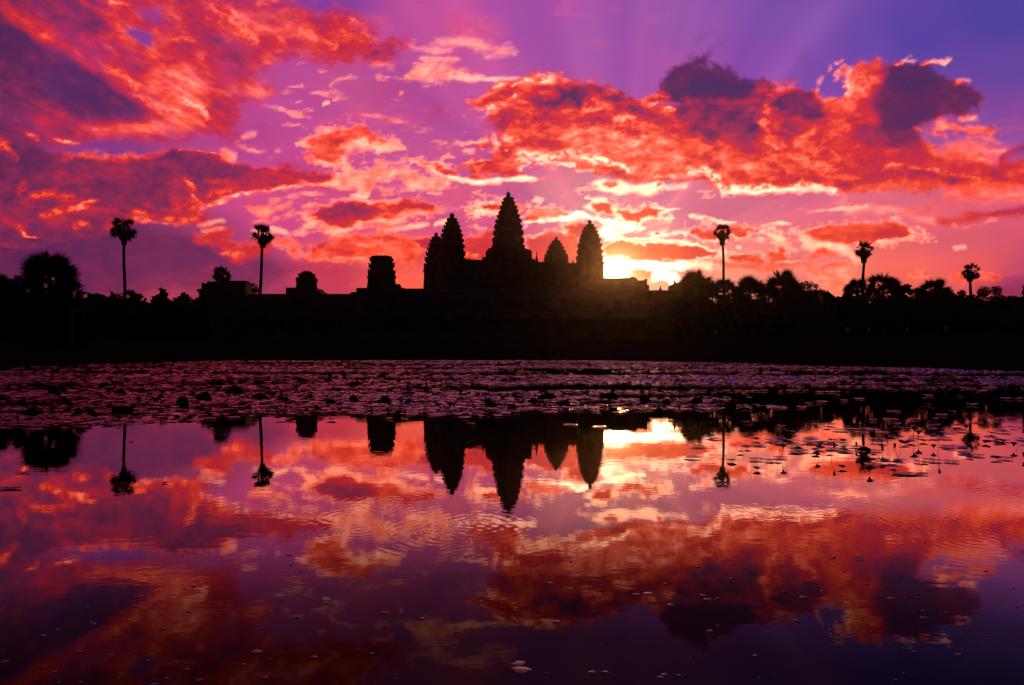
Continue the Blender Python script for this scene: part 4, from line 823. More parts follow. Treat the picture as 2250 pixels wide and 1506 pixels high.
def sugar_palm(x, yt, yk, hw, D, label, seed, lean=0, skirt=.5, tip=None, group='tall sugar palms along the skyline', tr=.33):
    """x, crown top y, crown foot y, half width in px"""
    rr = random.Random(seed); s_ = D / F; bx, by = (x + lean - CX) * s_, D; gz = ground_z(bx, by)
    p = empty('palm_tree', (bx, by, gz - .2), label, 'palm tree', group)
    R = hw * s_; ztop = EYE + (HY - yt) * s_; zb = EYE + (HY - yk) * s_
    cz = ztop - R * 1.04; c = Vector((-lean * s_, 0, cz - gz + .2)); foot = Vector((-lean * s_, 0, zb - gz + .2))
    m = MB(); n = 33
    for i in range(n):
        f_ = (i + .5) / n; el = math.asin(max(-1, min(1, 1.0 - 1.85 * f_))) ; az = i * 2.39996 + rr.uniform(-.3, .3)
        d = Vector((math.cos(az) * math.cos(el), math.sin(az) * math.cos(el), math.sin(el)))
        lr = R * rr.uniform(.40, .58) * 1.02; pet = (R * rr.uniform(.95, 1.15) - lr * .93) * (1 if i % 6 else .5)
        if rr.random() < .38 and .25 < f_ < .60: continue
        fan_leaf(m, c + Vector((0, 0, -.2 * R + .1 * el)), d, (0, 0, 1) if abs(d.z) < .9 else (1, 0, 0), pet * rr.uniform(.92, 1.04), lr, rr, 16, 1.9, .12)
    # dead leaves hanging round the neck
    for i in range(int(26 * skirt) + 6):
        az = i * 2.4; t = rr.random(); z = c.z - R * .35 - (c.z - R * .35 - foot.z) * t * .55
        rad = R * (.68 - .36 * t)
        d = Vector((math.cos(az) * .75, math.sin(az) * .75, -.75))
        fan_leaf(m, Vector((c.x, 0, z)), d, (0, 0, 1), rad * .25, rad * .8, rr, 9, 1.2, .35)
    m.tube([Vector((c.x, 0, foot.z - .1)), Vector((c.x, 0, foot.z + (c.z - foot.z) * .5)), c], [tr * 1.9, tr * 2.6, tr * .8], 8)
    m.make('crown', M_leaf, p)
    t = MB(); n = 9; bw = rr.uniform(-.5, .5); pts = [Vector((-lean * s_ * (k / n) ** 1.4 + bw * math.sin(math.pi * k / n) + .12 * math.sin(9 * k / n + seed), .0, (foot.z + .3) * k / n)) for k in range(n + 1)]
    t.tube(pts, [tr * (1.35 - .45 * k / n + rr.uniform(-.05, .05)) * (1.25 if k == 0 else 1) for k in range(n + 1)], 10); t.make('trunk', M_bark, p)
    return p
sugar_palm(273, 466, 538, 30, 165, 'tallest palm of the left side, lopsided crown, on a thin bare trunk', 3, lean=2, skirt=1.0)
sugar_palm(577, 482, 544, 27, 180, 'tall round-crowned palm just left of the broken turrets, trunk leaning slightly', 8, lean=-5, skirt=1.1, tr=.38)
sugar_palm(1587, 484, 538, 21, 175, 'tall thin palm nearest the sun, rising behind the spiky fan palms', 12, lean=1, skirt=1.0)
sugar_palm(1898, 524, 577, 21, 150, 'tall palm between the sun side palm and the far right palm', 17, lean=-1, skirt=.9, tr=.3)
sugar_palm(2131, 572, 618, 21, 150, 'rightmost and lowest of the tall palms', 23, lean=0, skirt=.9, tr=.3)
sugar_palm(487, 576, 620, 23, 262, 'small dense palm crown showing above the flat-roofed pavilion', 31, skirt=1.2)
sugar_palm(558, 617, 642, 14, 250, 'tiny palm crown between the pavilion and the leaning trunk', 37, skirt=.6)
def fan_palm(x, y, r, D, label, seed, low=.15, n=26, leaf=.46, base_y=None, group='spiky fan palms'):
    rr = random.Random(seed); s_ = D / F; bx = (x - CX) * s_; gz = ground_z(bx, D); R = r * s_ * 1.18
    p = empty('fan_palm', (bx, D, gz - .2), label, 'fan palm', group)
    c = Vector((0, 0, EYE + (HY - y) * s_ - gz + .2 - R * .20)); m = MB()
    n = int(n * 1.12)
    for i in range(n):
        f_ = (i + .5) / n; sz = 1.0 - (1.0 + low) * f_; az = i * 2.39996 + rr.uniform(-.35, .35); el = math.asin(max(-1, min(1, sz)))
        d = Vector((math.cos(az) * math.cos(el), math.sin(az) * math.cos(el), math.sin(el)))
        lr = R * leaf * rr.uniform(.88, 1.1)
        fan_leaf(m, c, d, (0, 0, 1) if abs(d.z) < .9 else (1, 0, 0), (R - lr) * (rr.uniform(.8, 1.05) if i % 5 else rr.uniform(.3, .6)), lr, rr, 22, 2.05, .10)
    for i in range(16):
        az = i * 2.4; d = Vector((math.cos(az) * .8, math.sin(az) * .8, -.6)); fan_leaf(m, c - Vector((0, 0, R * rr.uniform(.1, .6))), d, (0, 0, 1), R * .2, R * .38, rr, 9, 1.2, .4)
    m.make('crown', M_leaf, p)
    t = MB(); t.tube([Vector((0, 0, 0)), Vector((.05 * R, 0, c.z * .5)), c], [.34, .26, .24], 8); t.make('trunk', M_bark, p)
fan_palm(108, 592, 58, 78, 'large round fan palm at the far left, standing clear above the bushes', 41, low=.2, n=33, leaf=.52)
fan_palm(153, 634, 34, 77, 'drooping fan palm at the right foot of the large left fan palm', 42, low=.9, n=30)
fan_palm(50, 630, 38, 79, 'smaller fan palm left of the large left fan palm', 43, low=.6)
fan_palm(-6, 618, 30, 76, 'fan palm cut by the left edge, one leaf reaching in', 44, low=.6)
fan_palm(1532, 622, 42, 142, 'spiky fan palm just right of the stone gate spire', 45, low=.5, n=32)
fan_palm(1592, 632, 32, 143, 'fan palm at the foot of the tall palm nearest the sun', 46, low=.5)
fan_palm(1648, 634, 40, 141, 'fan palm with sky showing under its leaves, right of the sun side palm', 47, low=.05, n=26)
fan_palm(1724, 626, 45, 138, 'widest spiky fan palm of the right bank, dense dark crown', 48, low=.6, n=34)
fan_palm(1885, 632, 32, 120, 'fan palm under the middle tall palm, left half of a pair', 49, low=.4)
fan_palm(1940, 624, 38, 119, 'fan palm under the middle tall palm, right half of a pair', 50, low=.5, n=30)
fan_palm(2054, 636, 36, 125, 'rounded fan palm left of the rightmost tall palm', 51, low=.6, n=34)
# ---------------- broadleaf trees ----------------
def leaf_cloud(centres, radii, n, size, seed, squash=.8):
    g = np.random.default_rng(seed); k = g.choice(len(centres), n, p=np.array(radii) ** 2 / np.sum(np.array(radii) ** 2))
    u = g.normal(size=(n, 3)); u /= np.linalg.norm(u, axis=1)[:, None]; rad = np.array(radii)[k] * g.random(n) ** .45
    u[:, 2] *= squash; P = np.array(centres)[k] + u * rad[:, None]
    a = g.normal(size=(n, 3)); a /= np.linalg.norm(a, axis=1)[:, None]; b = np.cross(a, g.normal(size=(n, 3))); b /= np.linalg.norm(b, axis=1)[:, None]
    sz = size * g.uniform(.6, 1.3, n)[:, None]
    V = np.stack([P - a * sz, P + b * sz * .5, P + a * sz, P - b * sz * .5], 1).reshape(-1, 3)
    return V, [(4*i, 4*i+1, 4*i+2, 4*i+3) for i in range(n)]
def broad_tree(x, yt, w, D, label, seed, dens=1.0, n=2600, group='low broadleaf trees on the bank', open_=False):
    rr = random.Random(seed); s_ = D / F; bx = (x - CX) * s_; gz = ground_z(bx, D); H = EYE + (HY - yt + 10) * s_ - gz; W = w * s_ / 2 * 1.2
    p = empty('broadleaf_tree', (bx, D, gz - .2), label, 'tree', group)
    cs, rs = [], []; t = MB(); t.tube([(0, 0, 0), (rr.uniform(-.3, .3), 0, H * .3), (rr.uniform(-.5, .5), 0, H * .62)], [.05 * H * .5, .04 * H * .5, .02 * H * .5], 7)
    nb = 13 if not open_ else 10
    for i in range(nb):
        az = i * 2.4; r_ = W * math.sqrt((i + .5) / nb) * .85; z = H * (.96 - .42 * (r_ / W) ** 2 - rr.uniform(0, .12)); rad = W * rr.uniform(.30, .46) * (.8 if open_ else 1)
        z = min(z, H) - rad * .7
        c = (math.cos(az) * r_, math.sin(az) * r_, z); cs.append(c); rs.append(rad)
        t.tube([(0, 0, H * .38), (c[0] * .55, c[1] * .55, H * .38 + (z - H * .38) * .6), c], [.014 * H, .010 * H, .004 * H], 5)
        if not open_: cs.append((c[0] * .8, c[1] * .8, z * .62)); rs.append(rad * 1.25)
    V, Fc = leaf_cloud(cs, rs, int(n * dens * 1.5), .028 * max(H, 10) * .6, seed)
    add('crown', V, Fc, M_foliage, p); t.make('trunk', M_bark, p)
for a in [(214, 636, 46, 160, 'thin open-crowned tree left of the tallest left palm', 61, .6, 1700, True), (243, 650, 40, 150, 'bush between the thin left tree and the tall palm', 62), (291, 632, 46, 158, 'spreading flat-topped tree right of the tallest left palm', 63, .7, 1900, True),
          (262, 642, 50, 152, 'round tree at the foot of the tallest left palm', 64), (330, 660, 60, 150, 'low bushy tree sloping down from the spreading tree', 65), (375, 667, 50, 160, 'lowest tree of the gap before the pavilion', 66), (408, 655, 40, 170, 'small open tree left of the pavilion', 67, .6, 1500, True), (435, 652, 34, 185, 'tree touching the wall of the end pavilion', 68),
          (196, 660, 34, 120, 'bush right of the drooping fan palm', 69), (95, 642, 150, 82, 'broad dark bush under the large left fan palm', 70, 1.6, 4200), (10, 612, 90, 84, 'dark bush at the left edge under the cut fan palm', 71, 1.4, 3600), (165, 690, 70, 80, 'low shrub right of the broad dark bush', 72, 1.0, 2600)]:
    broad_tree(*a[:6], *(a[6:8] if len(a) > 6 else ()), open_=(len(a) > 8))
for a in [(1500, 640, 60, 146, 'tree against the stone gate behind the first fan palm', 81), (1562, 608, 56, 140, 'tree filling the space below the first fan palm', 82), (1614, 640, 50, 139, 'tree under the gap of bright sky', 83), (1686, 620, 56, 138, 'tree below the fan palm with sky under its leaves', 84), (1770, 617, 50, 140, 'rounded tree right of the widest fan palm', 85, 1.3, 3000),
          (1800, 622, 40, 138, 'small rounded tree stepping down toward the bright dip', 86), (1832, 655, 50, 132, 'low tree in the bright dip between two palm groups', 87, .8, 2000), (1768, 628, 80, 134, 'broad tree below the widest fan palm', 88, 1.3, 3200), (1983, 611, 50, 124, 'pointed tree between the palm pair and the rounded fan palm', 89, 1.2, 3000), (2012, 622, 40, 122, 'tree on the left of the rounded fan palm', 90),
          (1924, 622, 76, 118, 'broad tree below the pair of fan palms', 91, 1.3, 3200), (2108, 630, 46, 128, 'open tree between the rounded fan palm and the rightmost palm', 92, .8, 1900, True), (2058, 634, 70, 116, 'dark tree below the rounded fan palm', 93, 1.2, 3000), (2180, 626, 74, 126, 'wide open-branched tree right of the rightmost palm', 94, 1.0, 3000, True), (2228, 642, 40, 120, 'small tree near the right edge', 95), (2262, 648, 50, 112, 'tree cut by the right edge', 96), (2150, 668, 110, 110, 'broad bush in front of the rightmost palm', 97, 1.4, 3800), (2240, 690, 90, 90, 'low bush at the right edge of the bank', 98, 1.2, 3000)]:
    broad_tree(*a[:6], *(a[6:8] if len(a) > 6 else ()), open_=(len(a) > 8))
# temple-top plants
for x, y, D, lab, sd_ in ((1311, 0, 0, '', 0),): pass
def tuft(x, y, r, D, label, seed):
    rr = random.Random(seed); m = MB(); p = px(x, y, D); s_ = D / F
    for i in range(26):
        a = rr.uniform(0, 2 * math.pi); e = rr.uniform(.15, 1.4); L = r * s_ * rr.uniform(.6, 1.1); d = Vector((math.cos(a) * math.cos(e), math.sin(a) * math.cos(e), math.sin(e)))
        sd2 = d.orthogonal().normalized() * .08; mid = d * L * .6; tip = d * L - Vector((0, 0, L * .15))
        m.put([sd2, -sd2, mid - sd2, mid + sd2, tip], [(0, 1, 2, 3), (3, 2, 4)])
    m.make('wild_plant', M_leaf, None, label=label, cat='plant', group='wild plants rooted on the temple roofs', loc=p)
tuft(1247, 582, 12, 285, 'spiky plant on the roof right of the small rear tower', 1); tuft(1196, 580, 10, 285, 'spiky plant on the roof left of the small rear tower', 2)
# far woods and undergrowth: masses nobody could count
def mass(name, label, az0, az1, Dm, ytop, seed, n, size, depth, thick=1.0, cat='woods'):
    g = np.random.default_rng(seed); a = g.uniform(az0, az1, n); D = Dm + g.uniform(-depth, depth, n) 
    xs = a / math.pi * 180; H = np.zeros(n)
    zt = EYE + (HY - ytop) * Dm / F + 1.6 * np.sin(xs * 1.7 + seed) + 1.1 * np.sin(xs * 4.1) + .6 * np.sin(xs * 9.7)
    z0 = 2.0; z = z0 + (zt - z0) * g.random(n) ** .8
    P = np.stack([np.tan(a) * D, D, z], 1)
    u = g.normal(size=(n, 3)); u /= np.linalg.norm(u, axis=1)[:, None]; b = np.cross(u, g.normal(size=(n, 3))); b /= np.linalg.norm(b, axis=1)[:, None]
    sz = size * g.uniform(.6, 1.4, n)[:, None]
    V = np.stack([P - u*sz, P + b*sz*.7, P + u*sz, P - b*sz*.7], 1).reshape(-1, 3)
    add(name, V, [(4*i, 4*i+1, 4*i+2, 4*i+3) for i in range(n)], M_foliage, label=label, cat=cat, kind='stuff')
mass('far_woods', 'dark woods far behind the temple closing the horizon', -1.0, 1.0, 380, 664, 1, 34000, 2.5, 18)
mass('undergrowth', 'dense dark undergrowth beneath the palms on the right bank', .235, .95, 128, 676, 2, 34000, .85, 9, cat='undergrowth')
mass('undergrowth', 'dense dark undergrowth beneath the fan palms on the left bank', -.9, -.56, 84, 676, 3, 17000, .6, 5, cat='undergrowth')
mass('undergrowth', 'dark scrub between the left palms and the pavilion', -.60, -.42, 150, 674, 4, 9000, .9, 9, cat='undergrowth')

# ---------------- people ----------------
def person(x, yfoot, D, label, shirt, trousers, seed, turn=0.0, arms='down', group=None):
    s_ = D / F; X = (x - CX) * s_; z = ground_z(X, D)
    m, H = MB(), 1.66
    p = empty('person', (X, D, z), label, 'person', group, rz=turn)
    def ring(c, rx, ry, n=12): return [(c[0] + rx * math.cos(2*math.pi*i/n), c[1] + ry * math.sin(2*math.pi*i/n), c[2]) for i in range(n)]
    me = bpy.data.meshes.new('body'); V = []; E = []; Rd = []
    def v(co, r, par=None):
        V.append(co); Rd.append(r)
        if par is not None: E.append((par, len(V) - 1))
        return len(V) - 1
    pel = v((0, 0, .92), (.15, .11)); wst = v((0, 0, 1.06), (.125, .095), pel); ch = v((0, .0, 1.28), (.155, .105), wst); nk = v((0, .0, 1.43), (.055, .055), ch)
    hd = v((0, -.01, 1.53), (.075, .085), nk); ht = v((0, 0, 1.62), (.06, .07), hd); ns = v((0, -.105, 1.535), (.014, .014), hd)
    for sx in (-1, 1):
        v((sx * .082, .0, 1.535), (.014, .02), hd)
        sh = v((sx * .19, 0, 1.38), (.055, .055), ch); el = v((sx * .235, .02, 1.10), (.04, .04), sh)
        wr = v((sx * .225, -.06, .86) if arms == 'down' else (sx * .10, -.22, 1.26), (.026, .026), el); hv = Vector(V[wr]); dn = (hv - Vector(V[el])).normalized()
        pm = v(tuple(hv + dn * .06), (.030, .016), wr)
        for k, ln in enumerate((.068, .080, .074, .058)):
            o_ = Vector((0, 1, 0)) * (-.027 + .018 * k); kn = v(tuple(hv + dn * .10 + o_), (.009, .009), pm); v(tuple(hv + dn * (.10 + ln * .55) + o_ + Vector((-sx * .012, 0, 0))), (.008, .008), kn)
        th = v(tuple(hv + dn * .05 + Vector((0, -.045, 0))), (.010, .010), wr); v(tuple(hv + dn * .085 + Vector((-sx * .01, -.052, 0))), (.009, .009), th)
        hp = v((sx * .09, 0, .84), (.095, .095), pel); kn = v((sx * .10, -.01, .47), (.058, .06), hp); an = v((sx * .10, .02, .09), (.038, .042), kn); v((sx * .115, -.13, .04), (.04, .03), an)
    me.from_pydata(V, E, []); o = link('body', me, p); me.materials.append(M_skin)
    sk = o.modifiers.new('skin', 'SKIN'); sb = o.modifiers.new('sub', 'SUBSURF'); sb.levels = 1; sb.render_levels = 2
    for i, r in enumerate(Rd): me.skin_vertices[0].data[i].radius = r
    me.skin_vertices[0].data[0].use_root = True
    h = MB(); h.loft([ring((0, .02, 1.55), .088, .098), ring((0, .018, 1.60), .09, .10), ring((0, .01, 1.65), .07, .085), ring((0, .0, 1.685), .03, .04)]); h.make('hair', M_hair, p)
    h = MB(); h.loft([ring((0, 0, .90), .185, .145), ring((0, 0, 1.06), .165, .13), ring((0, 0, 1.28), .20, .14), ring((0, 0, 1.40), .15, .10), ring((0, 0, 1.45), .075, .075)])
    for sx in (-1, 1): h.tube([(sx * .15, 0, 1.38), (sx * .20, .0, 1.36), (sx * .232, .015, 1.16)], [.07, .068, .056], 8)
    h.make('shirt', shirt, p)
    h = MB()
    for sx in (-1, 1): h.tube([(sx * .085, 0, .98), (sx * .092, 0, .80), (sx * .10, -.01, .47), (sx * .10, .01, .12)], [.125, .118, .08, .065], 10)
    h.make('trousers', trousers, p)
person(1215, 797, 87.5 + 4.2, 'person standing alone at the water edge below the small rear tower', M_dark, M_dark, 1, turn=math.radians(160))
person(1909, 742, 96, 'person in a pale shirt on the right bank below the middle tall palm', M_pale, M_dark, 2, turn=.3)
person(1862, 742, 98, 'person in a light top left of the pale-shirted figure on the right bank', M_pale, M_dark, 3, turn=-.5)
person(1993, 742, 97, 'person on the right bank under the pointed tree, mostly in shadow', M_pale, M_dark, 4, turn=1.0)
person(2079, 735, 93, 'person in a light shirt under the rounded fan palm on the right', M_pale, M_dark, 5, turn=.1)
person(1573, 735, 112, 'person in a light top under the first fan palms by the gallery', M_pale, M_dark, 6, turn=.6)
# ---------------- lily pads ----------------
PADZ = .012
def pad_mesh(name, seed, n=22, wav=.012):
    rr = random.Random(seed); m = MB(); top = [(0, 0, -.004)]; a0 = rr.uniform(0, 6.28); R = 1.0
    rim = []
    for i in range(n + 1):
        t = a0 + .16 + (2 * math.pi - .32) * i / n; r = R * (1 + .03 * math.sin(3 * t + seed) + rr.uniform(-.015, .015)); rim.append((r * math.cos(t), r * math.sin(t), wav * 4 * math.sin(2 * t + seed) * .5 + .075 + rr.uniform(-.01, .02)))
    mid = [(x * .6, y * .6, z * .25) for x, y, z in rim]
    vs = top + mid + rim + [(0, 0, -.022)] + [(x, y, z - .02) for x, y, z in rim]; k = n + 1; fs = []
    for i in range(n):
        fs += [(0, 1 + i, 2 + i), (1 + i, 1 + k + i, 2 + k + i, 2 + i), (1 + 2*k, 3 + 2*k + i, 2 + 2*k + i), (1 + k + i, 2 + 2*k + i, 3 + 2*k + i, 2 + k + i)]
    m.put(vs, fs); me = bpy.data.meshes.new(name); me.from_pydata(m.v, [], m.f); me.update(); me.materials.append(M_pad); me.polygons.foreach_set('use_smooth', [True] * len(me.polygons)); return me
PM = [pad_mesh('lily_pad', i) for i in range(6)]
def pn(x, y, sc, seed, o=4): return fbm(np.asarray(x, np.float32) * 1.0, np.asarray(y, np.float32), sc, seed, o, .55)
def pad_density(X, D):
    y = HY + EYE * F / D; x = CX + X / D * F
    edge = np.interp(x, [0, 180, 300, 450, 600, 900, 1300, 1700, 1800, 1880, 2250], [948, 944, 932, 924, 914, 915, 914, 915, 906, 888, 884])
    edge = edge + 7 * pn(X, D, 1.5, 501, 3)
    dens = sstep(edge + 3, edge - 8, y)
    st = .55 * pn(X * .30, D, 18.0, 513, 2) + .75 * pn(X * .28, D, 5.0, 503) + .45 * pn(X * .22, D, 1.7, 505)
    near = np.clip((y - 795) / 110, 0, 1)
    cover = sstep(-.14 + .12 * (1 - near), .10, st)
    cover = cover * (1 - .75 * sstep(1100, 300, x) * sstep(.12, -.2, pn(X * .3, D, 2.6, 517)))
    # open dark lanes
    for (lx, ly, rx, ry) in ((1990, 822 + 20, 190, 9), (1980, 895, 160, 6), (760, 822, 330, 5), (520, 842, 230, 7), (300, 818, 260, 5), (120, 850, 160, 8), (60, 888, 120, 7), (1080, 836, 170, 5), (1300, 812, 240, 3), (1750, 852, 110, 8), (250, 820, 120, 4), (2230, 872, 60, 6)):
        cover = cover * (1 - .85 * sstep(1.35, .75, np.hypot((x - lx) / rx, (y - ly) / ry)))
    right = .42 * sstep(1500, 1700, x) * sstep(1046, 1025, y + 14 * pn(X, D, .8, 507)) * sstep(-.10, .20, pn(X, D, .75, 509)) * sstep(1.0, .0, np.abs(y - 985) / 75)
    sp = .05 * sstep(960, 925, y) 
    return np.maximum(np.maximum(dens * cover * .98, right), sp * sstep(.05, .3, pn(X, D, 1.2, 511)))
def build_pads():
    g = np.random.default_rng(12); near, far = [], []
    N = 520000
    Dd = np.exp(g.uniform(math.log(6.4), math.log(94), N)); XX = g.uniform(-.80, .80, N) * Dd
    # area weighting: thin the samples so that pads are spread evenly over the water
    size = g.uniform(.085, .19, N) * np.interp(Dd, [7, 12, 40, 90], [.55, .8, 1.25, 1.7])
    w_area = (Dd / 94.) ** 2 * 1.0
    dn = pad_density(XX, Dd)
    az = np.arctan2(XX, Dd); bd = np.interp(CX + F * XX / Dd, [b[0] for b in BANK], [b[1] for b in BANK])
    ok = (g.random(N) < w_area / (size / .17) ** 2 * 2.2 * .55) & (g.random(N) < dn) & (Dd < bd - .3)
    XX, Dd, size = XX[ok], Dd[ok], size[ok]
    order = np.argsort(Dd / size); XX, Dd, size = XX[order], Dd[order], size[order]
    # drop the worst overlaps with a coarse grid
    cells = {}; keep = []
    for i in range(len(XX)):
        c = .17 * (1 if Dd[i] < 40 else 1.6); key = (int(XX[i] / c), int(Dd[i] / c)); k = cells.get(key, 0)
        if k < 1: cells[key] = 1; keep.append(i)
    XX, Dd, size = XX[keep], Dd[keep], size[keep]
    return XX, Dd, size
PX, PD, PS = build_pads()
print('pads', len(PX))
rr = random.Random(77)
REG = [(-999, 190, 'the far left fan palm'), (190, 420, 'the lopsided tall palm'), (420, 530, 'the flat-topped pavilion'), (530, 625, 'the leaning palm'), (625, 765, 'the small broken turret'), (765, 915, 'the blunt tower'), (915, 1050, 'the left pair of towers'), (1050, 1180, 'the tallest tower'), (1180, 1260, 'the small rear tower'), (1260, 1335, 'the tower beside the sun'), (1335, 1430, 'the rising sun'), (1430, 1500, 'the two small spires'), (1500, 1630, 'the sunward tall palm'), (1630, 1800, 'the widest fan palm'), (1800, 1960, 'the middle tall palm'), (1960, 2085, 'the rounded fan palm'), (2085, 3000, 'the rightmost tall palm')]
def region(x): return next(r[2] for r in REG if r[0] <= x < r[1])
for i in range(min(300, len(PX))):
    x, d, s_ = PX[i], PD[i], PS[i]; xp = CX + x / d * F; yp = HY + EYE * F / d
    zone = 'thin scattered patch of pads at the right' if (xp > 1500 and yp > 925) else ('front edge of the pad field' if yp < 960 else 'open water')
    o = link('lily_pad', PM[i % 6], None, 'flat round lily pad floating in the ' + zone, 'lily pad', 'lily pads in the ' + zone, None, (x, d, PADZ + rr.uniform(0, .006)))
    o.scale = (s_, s_ * rr.uniform(.85, 1.1), s_ * (.3 if yp > 925 else 1)); o.rotation_euler = (rr.uniform(-.02, .02), rr.uniform(-.02, .02), rr.uniform(0, 6.28))
def pad_field():
    g = np.random.default_rng(5); n = len(PX) - 300; K = 9
    a = np.arange(K) / K * 2 * math.pi; r = PS[300:, None] * g.uniform(.85, 1.1, (n, K)); ph = g.uniform(0, 6.28, n)[:, None]
    tx = g.normal(0, .06, n)[:, None]; ty = g.normal(0, .06, n)[:, None]
    x = r * np.cos(a + ph); y = r * np.sin(a + ph) * .95; z = PADZ + np.abs(x * tx) + np.abs(y * ty) + x * tx * .8 + y * ty * .8 + g.uniform(0, .012, (n, K)) + .005 + r * g.uniform(.02, .12, (n, 1))
    V = np.stack([x + PX[300:, None], y + PD[300:, None], z], -1)
    Cn = np.stack([PX[300:], PD[300:], np.full(n, PADZ)], -1)[:, None]; V = np.concatenate([Cn, V], 1).reshape(-1, 3)
    base = np.arange(n) * (K + 1); t = np.stack([np.stack([base, base + 1 + k, base + 1 + (k + 1) % K], -1) for k in range(K)], 1).reshape(-1, 3)
    me = bpy.data.meshes.new('lily_pad_field'); me.vertices.add(len(V)); me.vertices.foreach_set('co', V.astype(np.float32).ravel()); me.loops.add(t.size); me.loops.foreach_set('vertex_index', t.astype(np.int32).ravel())
    me.polygons.add(len(t)); me.polygons.foreach_set('loop_start', (np.arange(len(t)) * 3).astype(np.int32)); me.update(); me.materials.append(M_pad)
    link('lily_pad_field', me, None, 'dense field of floating lily pads covering the far half of the pond', 'lily pads', None, 'stuff')
pad_field()
# ---------------- curled leaves standing out of the water ----------------
def curl_mesh(seed, peak=False):
    rr = random.Random(seed); m = MB(); n = 14; rings = []
    for k, (z, r) in enumerate(((0, 1.0), (.35, 1.02), (.62, .88), (.84, .62), (.96, .34), (1.0, .08))):
        rings.append([((r * (1 + .14 * math.sin(2 * t + seed) + .10 * math.sin(5 * t + seed * 2) + rr.uniform(-.13, .13))) * math.cos(t), .7 * r * (1 + rr.uniform(-.08, .08)) * math.sin(t), z * (1 + .12 * math.sin(t * 2 + seed)) + rr.uniform(-.09, .09)) for t in [2 * math.pi * i / n for i in range(n)]])
    m.loft(rings)
    if peak: m.put([(-.5, 0, .7), (-.25, .1, .8), (-.2, -.1, .8), (-.42, 0, 1.75)], [(0, 1, 3), (1, 2, 3), (2, 0, 3)])
    # turned-up rim
    m.put([(-1.0, 0, .0), (-1.35, .2, .10), (-1.45, -.1, .35), (-1.0, -.3, .1)], [(0, 1, 2), (0, 2, 3)]); m.put([(.95, 0, .0), (1.4, .2, .04), (1.5, -.15, .22), (1.0, -.3, .1)], [(0, 1, 2), (0, 2, 3)])
    me = bpy.data.meshes.new('curled_leaf'); me.from_pydata(m.v, [], m.f); me.update(); me.materials.append(M_curl); return me
CM = [curl_mesh(i) for i in range(5)] + [curl_mesh(9, True)]
LUMPS = [(229,852,25,14),(264,868,25,15),(270,911,42,24),(205,913,30,13),(75,914,60,24),(388,918,14,9),(401,889,24,22),(448,880,45,20),(518,866,60,22),(542,889,30,8),(294,896,18,10),(325,897,20,8),(172,909,15,16),(119,868,35,20),(570,878,50,18),(621,883,30,14),(678,879,28,10),(727,889,22,13),(777,884,26,19),(846,887,28,18),(896,869,28,10),(779,848,40,11),(902,888,22,11),(965,892,25,8),(1013,880,28,8),(1074,890,20,13),(742,860,40,9),(1141,876,24,8),(1172,885,22,11),(1203,878,50,17),(1239,891,36,14),(1309,886,12,8),(1338,878,40,18),(1348,904,24,11),(1416,881,26,14),(1530,885,26,15),(1606,899,32,20),(1647,890,32,17),(1672,899,22,7),(1452,906,20,9),(1439,897,24,8),(1898,991,30,12),(1754,988,16,10)]
cnt = {}
def nth(n): return {1: 'first', 2: 'second', 3: 'third', 4: 'fourth', 5: 'fifth', 6: 'sixth', 7: 'seventh', 8: 'eighth'}.get(n, str(n) + 'th')
def pos_label(kind, items):              # items: list of x; label by landmark and order from the left
    out = {}; per = {}
    for i in sorted(range(len(items)), key=lambda i: items[i][0]):
        r = region(items[i][0]); per.setdefault(r, []).append(i)
    for r, ids in per.items():
        for k, i in enumerate(ids): out[i] = (f'{kind} below {r}' if len(ids) == 1 else f'{kind}, {nth(k + 1)} from left below {r}')
    return out
LL = pos_label('dark humped curled leaf', LUMPS)
for i, (x, y, w_, h) in enumerate(LUMPS):
    D = EYE * F / (y - HY); s_ = D / F
    o = link('curled_leaf', CM[5] if i in (19, 12) else CM[i % 5], None, LL[i], 'curled leaf', 'curled lily leaves standing out of the pond', None, ((x - CX) * s_, D, -.01)); o.scale = (w_ * s_ / 2 * .9, w_ * s_ / 2 * .9, h * s_ * .80); o.rotation_euler.z = rr.uniform(-.5, .5)
# ---------------- water lilies on stems ----------------
def bloom_mesh(seed, open_=True):
    rr = random.Random(seed); m = MB(); m.loft([[(r * math.cos(t), r * math.sin(t), z) for t in [k * math.pi / 3 for k in range(6)]] for z, r in ((0, .006), (.02, .020), (.05, .022), (.06, .008))])
    for ringi, (cnt_, tilt, L) in enumerate(((8, .80, .105), (7, .45, .105), (5, .18, .095)) if open_ else ((5, .10, .10), (4, .03, .105))):
        for k in range(cnt_):
            a = 2 * math.pi * k / cnt_ + ringi * .4 + rr.uniform(-.15, .15); tl = tilt * rr.uniform(.75, 1.2); d = Vector((math.cos(a) * math.sin(tl), math.sin(a) * math.sin(tl), math.cos(tl))); sdv = Vector((-math.sin(a), math.cos(a), 0)) * (.016 if open_ else .019); b0 = Vector((math.cos(a), math.sin(a), 0)) * .012 + Vector((0, 0, .03))
            out_ = Vector((math.cos(a), math.sin(a), 0)) * (.012 if open_ else .010)
            m.put([b0, b0 + d*L*.45 + sdv + out_, b0 + d*L, b0 + d*L*.45 - sdv + out_, b0 + d*L*.5 + out_*1.8], [(0, 1, 4), (1, 2, 4), (2, 3, 4), (3, 0, 4)])
    me = bpy.data.meshes.new('flower' if open_ else 'bud'); me.from_pydata(m.v, [], m.f); me.update(); me.materials.append(M_petal); return me
BO = [bloom_mesh(i) for i in range(4)]; BC = [bloom_mesh(10 + i, False) for i in range(3)]
